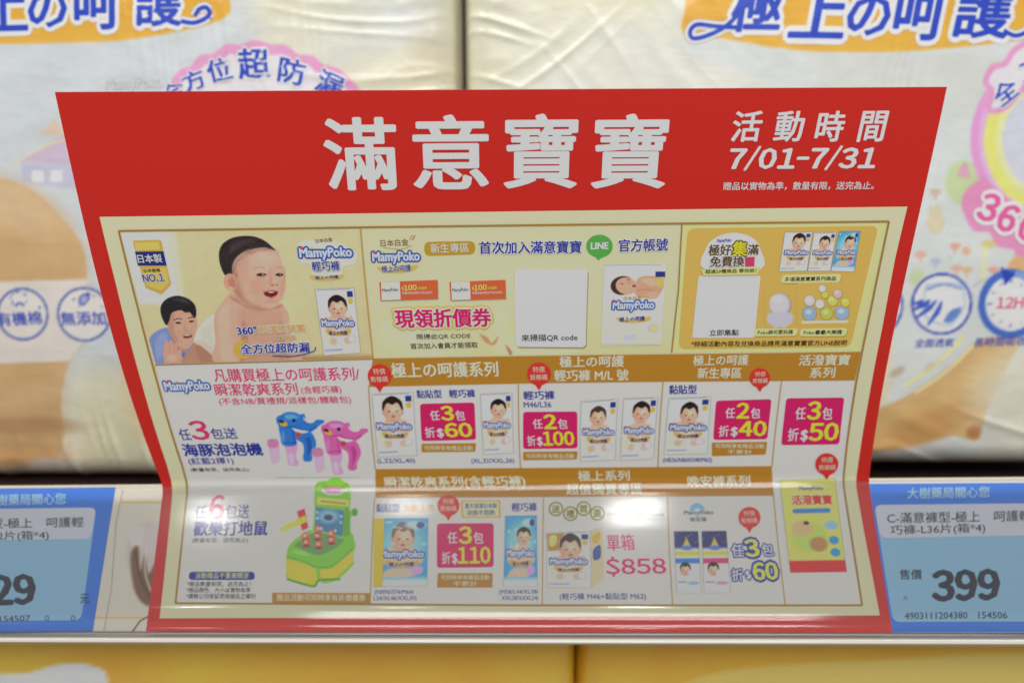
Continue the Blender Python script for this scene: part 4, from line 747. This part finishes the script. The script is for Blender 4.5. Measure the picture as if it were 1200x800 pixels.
k = ink('scan_panel'); q = G([(732, 262), (1076, 262), (1066, 628), (738, 626)]); k.poly(rrect([(a + 1, b + 1.6) for a, b in q], 5), (140, 132, 104), 4.5); k.poly(rrect(q, 5), (212, 210, 206), 5); k.text('來掃描QR code', G([(766, 602)])[0], G([(1026, 598)])[0], 8.5, (44, 40, 38), 7, .014, n=4); k.build()
# newborn pack
J = lambda pts: [(700 + x / 4, 240 + y / 4) for x, y in pts]
def newborn(p):
    X, Y = (p.X - 700) * 4, (p.Y - 240) * 4; p.X, p.Y = X, Y; p.mix(np.clip((Y - 430) / 150, 0, 1) * .8, (222, 212, 176))
    for x, y, r in ((60, 500, 40), (250, 600, 50), (80, 580, 40), (270, 480, 40)): p.el(x, y, r, r * .7, (230, 222, 186), 1, 0, .7)
    p.pg([(170, 395), (190, 345), (230, 332), (300, 340), (312, 380), (290, 420), (250, 440), (190, 430)], (204, 152, 124), 6); p.pg([(200, 350), (260, 345), (300, 370), (250, 380)], (220, 176, 148), 10, .8); p.ln([(190, 400), (240, 396), (280, 410)], 5, (170, 116, 92), 6, .7); p.pg([(230, 420), (270, 405), (290, 425), (262, 442)], (214, 164, 138), 5)
    p.el(118, 378, 56, 44, (64, 46, 40), .15, -8); p.el(136, 380, 50, 40, (212, 160, 134), .15, 10); p.ln([(108, 368), (122, 372)], 3, (90, 60, 50), 3); p.ln([(140, 352), (152, 350)], 3, (90, 60, 50), 3); p.el(172, 380, 9, 6, (150, 60, 60), .5); p.el(150, 366, 8, 8, (196, 140, 116), .8)
    p.pg([(272, 312), (318, 312), (318, 338), (272, 338)], (44, 56, 120), 3, smooth=False); p.pg([(272, 340), (318, 340), (308, 380), (292, 388), (280, 378)], (204, 176, 96), 3, smooth=False)
    p.el(262, 578, 30, 24, (226, 176, 200), .3); p.el(266, 578, 20, 16, (236, 208, 130), .4); p.pg([(30, 610), (90, 606), (90, 634), (30, 636)], (188, 190, 214), 4, .8, smooth=False); p.pg([(120, 610), (180, 606), (180, 634), (120, 636)], (176, 182, 210), 4, .8, smooth=False)
    p.ln([(30, 284), (300, 280)], 3, (140, 140, 150), 3); p.ln([(20, 655), (295, 655)], 3, (150, 146, 140), 3)
o = picture(CARD, 'pack_picture', card, J([(34, 280), (324, 274), (298, 656), (16, 664)]), newborn, (214, 212, 206), 6, .6)
k = ink('pack_lettering', o); k.text('日本白金', J([(124, 448)])[0], J([(206, 444)])[0], 4.5, (170, 134, 70), 8, .01, n=3, res=1); brand(k, 718, 365, 766, 364, 12, 8); k.poly(spline(J([(92, 526), (160, 540), (246, 522), (236, 544), (160, 552), (104, 546)]), 3), (206, 170, 84), 8); k.text('極上の呵護', J([(104, 548)])[0], J([(222, 542)])[0], 5.5, BLUE, 10, .02, n=4, res=1); k.build()
# ---- cell: collect and swap (golden)
def gold_cell(p): p.mix(np.clip((p.Y - 260) / 160, 0, 1), (226, 212, 130)); p.mix(np.clip(np.abs(np.sin((p.X + p.Y) / 18)) * .25, 0, 1), (236, 226, 170))
gq = [(800.5, 263), (1039.5, 260), (1006.5, 411), (788, 413)]
picture(CARD, 'golden_background', card, gq, gold_cell, (222, 208, 130), 3, 1.2)
gi = rrect([(806, 267.5), (1029, 264.5), (996, 406), (795, 409)], 9)
def gold_in(p): p.mix(np.clip((p.X - 800) / 220, 0, 1) * np.clip((300 - p.Y) / 40 + .4, 0, 1) * .6, (176, 138, 40))
k = ink('golden_panel'); k.poly(gi, (198, 164, 82), 4); k.build()
o = k = ink('collect_headline'); k.poly(spline(J([(510, 200), (560, 150), (640, 130), (720, 150), (760, 200), (765, 300), (500, 300)]), 4), (226, 224, 214), 5)
k.text('極好', J([(520, 238)])[0], J([(622, 236)])[0], 13, (90, 72, 44), 6, .03, [(.07, (226, 222, 212))], n=5); k.text('集', J([(630, 240)])[0], J([(696, 238)])[0], 17, (226, 190, 40), 6, .04, [(.08, (90, 70, 40))], n=6); k.text('滿', J([(702, 234)])[0], J([(752, 232)])[0], 12, (90, 72, 44), 6, .03, [(.07, (226, 222, 212))], n=5)
k.text('免費換', J([(526, 290)])[0], J([(684, 286)])[0], 12, (90, 72, 44), 10, .03, [(.07, (226, 222, 212))], n=5); k.poly(J([(690, 244), (736, 242), (734, 286), (692, 288)]), (190, 60, 90), 9)
k.poly(J([(486, 302), (760, 286), (748, 326), (496, 330)]), (232, 220, 130), 12); k.text('超過20種商品 等你挑！', J([(504, 320)])[0], J([(742, 314)])[0], 4.6, (50, 40, 26), 14, .012, n=3); k.text('MamyPoko', J([(560, 180)])[0], J([(626, 176)])[0], 5, (60, 80, 170), 8, .03, n=3); k.build()
k = ink('scan_panel'); k.poly(rrect(J([(474, 332), (764, 330), (736, 620), (444, 622)]), 2.5), (208, 206, 198), 5); k.text('立即集點', J([(524, 612)])[0], J([(660, 610)])[0], 7, (44, 40, 38), 7, .014, n=4); k.build()
for q, kd in (([(878, 124), (1006, 126), (980, 308), (850, 310)], 'white'), ([(1014, 128), (1118, 128), (1090, 308), (984, 308)], 'white'), ([(1132, 122), (1232, 122), (1200, 312), (1092, 308)], 'blue')): mini_pack('pack_picture', J(q), kd, hair=(50, 32, 28))
for q, s in (([(866, 326), (1142, 322), (1134, 362), (856, 366)], '多項滿意寶寶系列商品'), ([(738, 578), (940, 576), (932, 612), (730, 614)], 'Poko麻可愛玩偶'), ([(950, 578), (1170, 574), (1162, 612), (944, 614)], 'Poko疊疊大樂趣')):
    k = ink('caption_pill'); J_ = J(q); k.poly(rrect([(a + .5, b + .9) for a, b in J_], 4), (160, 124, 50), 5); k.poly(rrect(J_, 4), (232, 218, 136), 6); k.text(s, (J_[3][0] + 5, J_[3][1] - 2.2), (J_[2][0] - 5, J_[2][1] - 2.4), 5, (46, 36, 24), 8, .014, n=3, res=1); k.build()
# plain soft toys in the place of the printed figures
def plush(p):
    p.el(914, 357, 13, 14, (150, 142, 150), .2); p.el(913, 356, 12, 12.5, (194, 190, 198), .3); p.pg([(902, 366), (926, 366), (928, 376), (920, 382), (908, 382), (899, 376)], (186, 182, 192), 1.5); p.el(908, 380, 3, 5, (186, 182, 192), .4); p.el(918, 380, 3, 5, (186, 182, 192), .4)
    p.el(910, 350, 6, 4, (210, 207, 214), 1, 0, .8)
def blocks(p):
    for x, y, r, c in ((948, 367, 9, (140, 164, 190)), (968, 367, 8, (176, 184, 80)), (986, 366, 9, (146, 166, 190)), (948, 352, 7, (206, 190, 186)), (960, 356, 6, (208, 206, 200)), (975, 352, 7, (190, 192, 90)), (990, 354, 6, (220, 190, 70)), (981, 344, 6, (208, 170, 170)), (966, 345, 5, (222, 190, 70)), (963, 338, 5, (206, 200, 204))): p.el(x, y, r, r, (150, 130, 80), .2); p.el(x, y - .4, r - .8, r - .8, c, .3); p.el(x - 1, y - 2, r * .4, r * .3, (226, 224, 220), 1, 0, .5)
    p.ln([(940, 377), (992, 376)], 3, (206, 196, 180), 1, smooth=False)
gb = (198, 164, 82)
picture(CARD, 'toy_picture', card, [(896, 334), (932, 334), (932, 384), (896, 384)], plush, gb, 5, .7); picture(CARD, 'toy_picture', card, [(934, 330), (1001, 330), (998, 380), (934, 380)], blocks, gb, 5, .7)
k = ink('small_print'); k.text('*詳細活動內容及兌換商品請見滿意寶寶官方LINE說明', J([(440, 664)])[0], J([(1164, 656)])[0], 6.5, (60, 46, 24), 7, .014, n=3); k.build()

# ---- left column: gifts
k = ink('brand_logo'); brand(k, 196, 460, 248, 458.5, 13.5, 5); k.build()
A_ = lambda x, y: (170 + x / 4.615, 410 + y / 4.615)
PK = (200, 50, 100)
k = ink('gift_condition'); k.text('凡購買極上の呵護系列/', A_(382, 170), A_(1164, 162), 15.5, PK, 5, .013, n=4); k.text('瞬潔乾爽系列', A_(388, 246), A_(832, 240), 14.5, PK, 5, .013, n=4); k.text('(含輕巧褲)', A_(850, 240), A_(1066, 236), 10, PK, 5, .01, n=3); k.text('(不含NB/買禮規/派樣包/體驗包)', A_(408, 300), A_(1118, 290), 9.5, PK, 5, .01, n=3); k.build()
k = ink('gift_text')
k.text('任', A_(198, 486), A_(258, 484), 13.5, BLUE, 5, .013); k.text('3', A_(264, 482), A_(356, 480), 22, PK, 5, .03); k.text('包送', A_(368, 480), A_(506, 476), 13, BLUE, 5, .013); k.text('海豚泡泡機', A_(218, 572), A_(642, 566), 14.5, BLUE, 5, .035); k.text('(紅藍2擇1)', A_(244, 622), A_(486, 618), 9, BLUE, 5, .016, n=4); k.text('(數量有限，送完為止)', A_(252, 658), A_(566, 656), 5, (60, 56, 56), 5, .012, n=3, res=1); k.build()
B_ = lambda x, y: (170 + x / 4.211, 550 + y / 4.211)
k = ink('gift_text')
k.text('任', B_(244, 242), B_(302, 240), 15, BLUE, 5, .013); k.text('6', B_(316, 246), B_(386, 244), 28, PK, 5, .03); k.text('包送', B_(396, 240), B_(512, 238), 16, BLUE, 5, .013); k.text('歡樂打地鼠', B_(238, 326), B_(602, 324), 17, BLUE, 5, .03); k.text('(數量有限，送完為止)', B_(230, 364), B_(508, 362), 6.5, (60, 56, 56), 5, .012, n=3, res=1)
k.poly(rrect([B_(218, 503), B_(542, 503), B_(542, 543), B_(216, 543)], 4.5), BLUE, 5); k.text('活動贈品不重複贈送', B_(248, 536), B_(512, 535), 6.8, (210, 206, 130), 7, .014, n=3)
for i, (s, x1) in enumerate((('*贈品數量有限，送完為止！', 522), ('*贈品顏色，大小以實物為準', 520), ('*嬌聯公司保留更換贈品之權利', 544))): k.text(s, B_(206 - 2 * i, 576 + 30 * i), B_(x1, 576 + 30 * i), 6, (58, 54, 54), 5, .012, n=3, res=1)
k.poly([B_(628, 606), B_(1112, 608), B_(1108, 664), B_(628, 657)], GOLD, 6); k.text('贈品活動可同時享有折價優惠', B_(650, 646), B_(1086, 648), 8, (220, 204, 170), 8, .016, n=4); k.build()
def bubbles(p):
    x, y = (p.X - 170) * 4.615, (p.Y - 410) * 4.615; p.X, p.Y = x, y
    for dx, dy, c, d, l in ((0, 0, (48, 112, 190), (28, 70, 140), (110, 170, 225)), (242, 48, (206, 92, 158), (160, 52, 112), (228, 150, 196))):
        T = lambda q: [(a + dx, b + dy) for a, b in q]; dk = tuple(v * .6 for v in d)
        p.pg(T([(668, 500), (718, 498), (728, 540), (730, 590), (706, 612), (684, 606), (676, 560)]), (216, 168, 192), 6); p.pg(T([(664, 484), (716, 482), (720, 520), (672, 524)]), (206, 120, 160), 5); p.el(692 + dx, 484 + dy, 22, 6, (150, 140, 160), .4)
        p.pg(T([(756, 500), (820, 498), (824, 540), (816, 570), (832, 612), (812, 624), (778, 618), (768, 570), (760, 540)]), (214, 150, 186), 6); p.pg(T([(776, 560), (800, 560), (806, 610), (786, 610)]), (228, 190, 212), 10, .7)
        p.pg(T([(800, 450), (838, 440), (890, 446), (910, 470), (920, 510), (900, 560), (896, 592), (862, 590), (866, 540), (858, 500), (830, 480)]), c, 5, grow=6); p.ln(T([(846, 470), (884, 500), (880, 560), (878, 590)]), 2, dk, 4, .5); p.ln(T([(900, 480), (908, 520), (894, 570)]), 5, l, 8, .6); p.pg(T([(872, 470), (900, 480), (905, 520), (885, 570), (880, 520)]), d, 12, .6)
        p.pg(T([(734, 400), (800, 410), (806, 460), (814, 506), (752, 508), (738, 460)]), c, 5, grow=6); p.ln(T([(800, 420), (804, 470), (812, 505)]), 7, d, 8, .7); p.ln(T([(748, 500), (816, 498)]), 4, dk, 4, .5)
        p.pg(T([(716, 366), (740, 352), (770, 338), (812, 340), (838, 352), (856, 350), (852, 372), (880, 396), (912, 396), (930, 380), (966, 384), (940, 402), (916, 424), (880, 442), (836, 432), (812, 420), (780, 424), (740, 418), (722, 396)]), c, 5, grow=5); p.ln(T([(760, 416), (810, 412), (840, 426), (890, 430), (930, 412)]), 6, d, 8, .7); p.ln(T([(838, 352), (858, 346), (866, 366)]), 7, c, 4)
        p.pg(T([(760, 350), (800, 346), (830, 362), (800, 372), (764, 370)]), l, 16, .8); p.pg(T([(800, 420), (840, 430), (885, 438), (850, 448), (812, 436)]), (222, 222, 226), 5); p.el(806 + dx, 378 + dy, 10, 9, (24, 34, 60), .4); p.el(750 + dx, 396 + dy, 22, 14, (222, 160, 60), .4, 20); p.el(738 + dx, 384 + dy, 16, 8, (60, 40, 30), .5, 20); p.el(830 + dx, 456 + dy, 16, 14, (176, 70, 60), .4); p.el(746 + dx, 470 + dy, 10, 34, l, 1, 0, .5)
_b = bubbles
def bubbles(p): _b(p); p.I += rng.normal(0, 2.5, p.X.shape)[..., None]
picture(CARD, 'toy_picture', card, [A_(652, 325), A_(1206, 325), A_(1206, 690), A_(652, 690)], bubbles, WHITE, 4, .6)
def mole(p):
    x, y = (p.X - 170) * 4.211, (p.Y - 550) * 4.211; p.X, p.Y = x, y; g = (122, 186, 62); gd = (84, 146, 44); yl = (206, 186, 56)
    p.pg([(840, 80), (880, 56), (985, 60), (1012, 90), (1014, 150), (1012, 200), (1040, 190), (1046, 224), (1012, 236), (1010, 300), (1028, 330), (1024, 400), (840, 400), (836, 200)], g, 5); p.el(940, 68, 42, 30, (132, 196, 60), .2); p.el(930, 104, 56, 22, (222, 222, 214), .2); p.el(930, 104, 40, 12, (150, 96, 140), .3); p.pg([(850, 135), (1005, 150), (1004, 180), (848, 170)], (206, 200, 90), 4, smooth=False); p.ln([(870, 155), (990, 168)], 6, (150, 90, 60), 5)
    p.pg([(842, 185), (982, 200), (974, 330), (836, 300)], (70, 122, 160), 4, smooth=False); p.el(905, 230, 50, 34, (126, 170, 200), .8); p.el(905, 236, 22, 14, (60, 74, 96), .5); p.pg([(985, 200), (1010, 205), (1012, 330), (980, 340)], gd, 6, .6)
    p.pg([(704, 390), (760, 330), (836, 296), (980, 330), (1026, 322), (1028, 440), (1026, 470), (950, 540), (880, 560), (860, 540), (830, 578), (712, 540), (698, 500)], g, 5)
    p.pg([(698, 440), (780, 460), (845, 490), (850, 556), (828, 572), (712, 536), (696, 500)], yl, 5, smooth=False); p.pg([(862, 492), (920, 488), (1026, 400), (1026, 456), (950, 530), (872, 548)], yl, 5, smooth=False); p.ln([(704, 540), (830, 574), (860, 545), (960, 540)], 10, gd, 5)
    p.pg([(742, 368), (836, 310), (970, 335), (962, 370), (860, 420), (760, 386)], (96, 140, 96), 6, .8)
    for a, b in ((792, 330), (852, 330), (920, 318), (796, 362), (858, 372), (920, 350), (856, 296)): p.el(a, b, 19, 22, (206, 96, 76), .3); p.el(a - 3, b - 6, 9, 8, (230, 176, 150), .6); p.el(a, b + 14, 18, 7, (150, 60, 60), .5)
    for x_, y_ in ((850, 210), (850, 240), (968, 230), (966, 260), (870, 290), (940, 300)): p.el(x_, y_, 7, 7, (190, 214, 226), .5, 0, .8)
    p.ln([(840, 185), (834, 300)], 4, (160, 210, 100), 4, .7); p.ln([(760, 352), (836, 306), (970, 338)], 3, (170, 214, 110), 4, .8); p.ln([(704, 430), (780, 450), (850, 480), (930, 470), (1024, 390)], 5, gd, 6, .7); p.el(770, 410, 40, 10, (160, 212, 100), 1, 12, .7)
    p.pg([(880, 92), (905, 84), (950, 84), (980, 94), (950, 112), (900, 112)], (214, 120, 150), 5); p.el(860, 90, 16, 14, (150, 206, 80), .4); p.el(1000, 92, 16, 14, (150, 206, 80), .4); p.el(1035, 210, 14, 18, gd, .5)
    p.pg([(750, 205), (788, 192), (806, 286), (776, 300)], (196, 52, 58), 5, smooth=False); p.pg([(666, 288), (790, 224), (802, 256), (676, 308)], (224, 196, 60), 5, smooth=False); p.el(690, 290, 20, 12, (236, 212, 90), .5, -25); p.el(738, 264, 12, 10, (238, 216, 100), .5)
picture(CARD, 'toy_picture', card, [B_(650, 36), B_(1056, 36), B_(1056, 592), B_(650, 592)], mole, WHITE, 4, .6)

# ---- column headings
HC = (222, 208, 176)
k = ink('heading_text')
k.text('極上の呵護系列', (460, 442.5), (584, 441), 17.5, HC, 7, .03, n=6)
k.text('極上の呵護', (656, 430.5), (731, 429.5), 13, HC, 7, .026, n=6); k.text('輕巧褲 M/L 號', (650, 446.5), (736, 445.5), 13, HC, 7, .026, n=6)
k.text('極上の呵護', (812, 428), (876, 427), 12, HC, 7, .024, n=6); k.text('新生專區', (817, 443), (868, 442.5), 12.5, HC, 7, .024, n=6)
k.text('活潑寶寶', (935, 427.5), (994, 427), 12.5, HC, 7, .024, n=6); k.text('系列', (948, 442), (977, 441.5), 12, HC, 7, .024, n=6)
k.text('瞬潔乾爽系列(含輕巧褲)', (452, 573), (616, 571.5), 15, HC, 7, .028, n=6)
k.text('極上系列', (678, 563), (738, 562.5), 12, HC, 7, .024, n=6); k.text('超值獨賣專區', (664, 579.5), (753, 578.5), 13, HC, 7, .03, n=6)
k.text('晚安褲系列', (806, 570), (879, 569), 13, HC, 7, .026, n=6); k.build()
for x, y, r in ((445, 440, 14), (631.5, 438, 14), (890, 442, 12), (968.5, 543, 13.5), (525.5, 592, 13), (878, 606, 13)): bubble(x, y, r)
# ---- row two
mini_pack('pack_picture', [(436, 461), (484, 459.5), (489, 533), (443, 535)], 'white'); mini_pack('pack_picture', [(563, 461), (600, 460), (602, 530), (567, 532)], 'white', hair=(30, 22, 22))
mini_pack('pack_picture', [(681, 470), (724, 467), (721, 538), (680, 540)], 'white', hair=(70, 50, 40)); mini_pack('pack_picture', [(731, 466), (771, 465), (766, 537), (727, 539)], 'white'); mini_pack('pack_picture', [(784, 466), (833, 464), (829, 531), (778, 532)], 'white')
k = ink('size_text')
k.text('黏貼型', (489, 466.5), (518, 466), 9.5, BLUE, 5, .022); k.text('輕巧褲', (527, 466), (557, 465.5), 9.5, BLUE, 5, .022); k.text('(L,52/XL,40)', (443, 543.5), (487, 543), 6.5, BLUE, 5, .012, n=4); k.text('(XL,32/XXL,26)', (553, 543.5), (603, 543), 6.5, BLUE, 5, .012, n=4)
k.text('輕巧褲', (614, 468.5), (650, 467.5), 10, BLUE, 5, .022); k.text('M46/L36', (614, 477.5), (646, 477), 6.5, BLUE, 5, .014, n=4); k.text('黏貼型', (784, 461.5), (816, 461), 10.5, BLUE, 5, .024); k.text('(NB36/NB60/S48/M62)', (777, 542.5), (834, 542), 6.5, BLUE, 5, .014, n=4)
k.text('黏貼型', (441, 600), (468, 599.5), 10, BLUE, 5, .022); k.text('輕巧褲', (600, 599), (629, 598.5), 10, BLUE, 5, .022); k.text('(NB90/S74/M64/', (439, 697), (485, 697), 6.5, BLUE, 5, .012, n=4); k.text('L54/XL46/XXL30)', (438, 704.5), (488, 704), 6.5, BLUE, 5, .012, n=4); k.text('(M58/L44/XL38/', (585, 697), (631, 696.5), 6.5, BLUE, 5, .012, n=4); k.text('XXL28/XXXL24)', (588, 704), (631, 704), 6.5, BLUE, 5, .012, n=4)
k.text('(輕巧褲 M46+黏貼型 M62)', (656, 703.5), (757, 703), 9, BLUE, 5, .014, n=4); k.build()
price_box([(492, 473), (556, 471.5), (558, 515), (494, 516.5)], '3', '60'); price_box([(613, 482.5), (676.5, 482), (677, 525), (613, 526)], '2', '100'); price_box([(839, 469), (904, 467), (899, 514), (835.5, 515)], '2', '40'); price_box([(921, 466), (989, 465), (983, 520), (915, 521)], '3', '50')
gold_note([(494, 519.5), (558, 519), (557, 529), (494, 529.5)], ['可同時享有贈品活動']); gold_note([(613, 529), (677, 528.5), (676, 538), (613, 539)], ['可同時享有贈品活動']); gold_note([(834, 518), (899, 517), (897, 532), (834, 534)], ['可同時享有贈品活動', '不累計'])
# ---- row three
mini_pack('pack_picture', [(442, 607), (502, 607), (500.5, 686), (438, 687)], 'blue', hair=(110, 84, 66)); mini_pack('pack_picture', [(592, 604), (629, 603.5), (630, 687), (590, 687)], 'blue', hair=(60, 40, 34))
k = ink('gold_tag'); k.poly([(438.5, 607), (450.5, 607), (448.5, 686), (438, 687)], (222, 176, 50), 16)
k.text('全新上市', (473, 600), (509, 599), 9, (196, 140, 40), 6, .03, [(.1, (232, 222, 190))], n=4); k.poly(rrect([(540, 586), (586.5, 585.5), (587, 606), (541, 606.5)], 2), (200, 164, 70), 6); k.poly(rrect([(542.5, 587.5), (584, 587), (584.5, 604.5), (543, 605)], 2), (224, 212, 160), 7); k.text('夏天首選日本製', (545, 595.5), (582.5, 595), 6, BLUE, 8, .016, n=4); k.text('涼感不悶熱', (547, 603.5), (580, 603), 6, BLUE, 8, .016, n=4); k.build()
price_box([(512, 613), (578.5, 612.5), (578.5, 664), (512, 665)], '3', '110'); gold_note([(513, 671), (577.5, 671), (577, 688), (512, 688)], ['可同時享有贈品活動', '不累計'])
k = ink('round_stickers')
for i, (x, y, ch) in enumerate(((651.5, 596, '送'), (668.5, 601.5, '禮'), (684, 595.5, '首'), (700, 601, '選'))): k.poly(circ(x, y, 8.6), (120, 112, 84), 5 + i * .1); k.poly(circ(x, y, 7), (206, 198, 150), 6 + i * .1); k.text(ch, (x - 4.5, y + 4.5), (x + 4.5, y + 4.5), 9, (84, 72, 48), 8, .02, n=4)
k.text('日本白金', (712, 604), (740, 603.5), 4, (130, 120, 100), 5, .005, n=3, res=1); k.text('極上の呵護', (746, 605), (778, 604.5), 4, (120, 116, 110), 5, .012, n=3, res=1); k.build()
def boxart(p): p.noise(40, 3, 2)
k = ink('box_side'); k.poly([(641, 624), (655, 616), (706, 616), (692, 622)], (206, 204, 198), 6); k.poly([(691, 622), (706, 616), (708, 678), (693, 689)], (196, 184, 150), 6); k.poly(spline([(694, 628), (703, 622), (702, 634), (695, 636)], 3), (200, 160, 60), 7); k.poly(spline([(695, 644), (703, 638), (704, 652), (696, 656)], 3), (70, 90, 150), 7); k.build()
mini_pack('box_picture', [(640, 624), (691.5, 622), (693, 688.5), (641, 688)], 'box', hair=(60, 44, 36))
k = ink('gold_corner'); k.poly([(641, 625), (662, 624), (655, 633), (655, 644), (642, 645)], (176, 132, 60), 17); k.poly(spline([(644, 628), (652, 627), (651, 638), (644, 639)], 3), (220, 190, 120), 18); k.build()
k = ink('box_price'); k.text('單箱', (712, 645), (744, 644), 19, (206, 50, 110), 5, .014, n=6); k.text('$858', (711, 675), (781, 674), 23, (206, 44, 108), 5, .03, n=8); k.build()
mini_pack('pack_picture', [(789.5, 622), (818, 622), (822, 694), (793, 694.5)], 'night_blue'); mini_pack('pack_picture', [(822, 622), (851, 621.5), (856, 694), (825, 694.5)], 'night_pink')
k = ink('night_logo'); k.poly(spline([(810, 601), (809, 593), (817, 589), (825, 594), (825, 602), (817, 606)], 4), (110, 170, 206), 5); k.poly(spline([(812, 599), (817, 595), (822, 599), (822, 604), (812, 604)], 4), (226, 228, 226), 6); k.text('MamyPoko', (802, 604), (836, 603.5), 6, (60, 64, 90), 7, .03, [(.08, (220, 222, 222))], n=4); k.text('晚安褲', (809, 611), (828, 610.5), 5, (70, 70, 80), 7, .012, n=3); k.build()
k = ink('outlined_offer'); OB = [(.09, (40, 60, 150))]; PW = (226, 226, 226)
k.text('任', (858, 652), (872, 652), 15, PW, 6, .02, OB); k.text('3', (875, 652), (890, 651), 20, (232, 226, 80), 6, .05, OB); k.text('包', (894, 651), (907, 650), 14, PW, 6, .02, OB)
k.text('折', (858, 680), (871, 680), 14, PW, 6, .02, OB); k.text('$', (875, 679), (881, 678), 11, PW, 6, .03, OB); k.text('60', (884, 679), (912, 678), 20, (232, 226, 80), 6, .05, OB); k.build()
mini_pack('pack_picture', [(914, 562), (979, 560), (992, 669.5), (926, 670.5)], 'yellow')
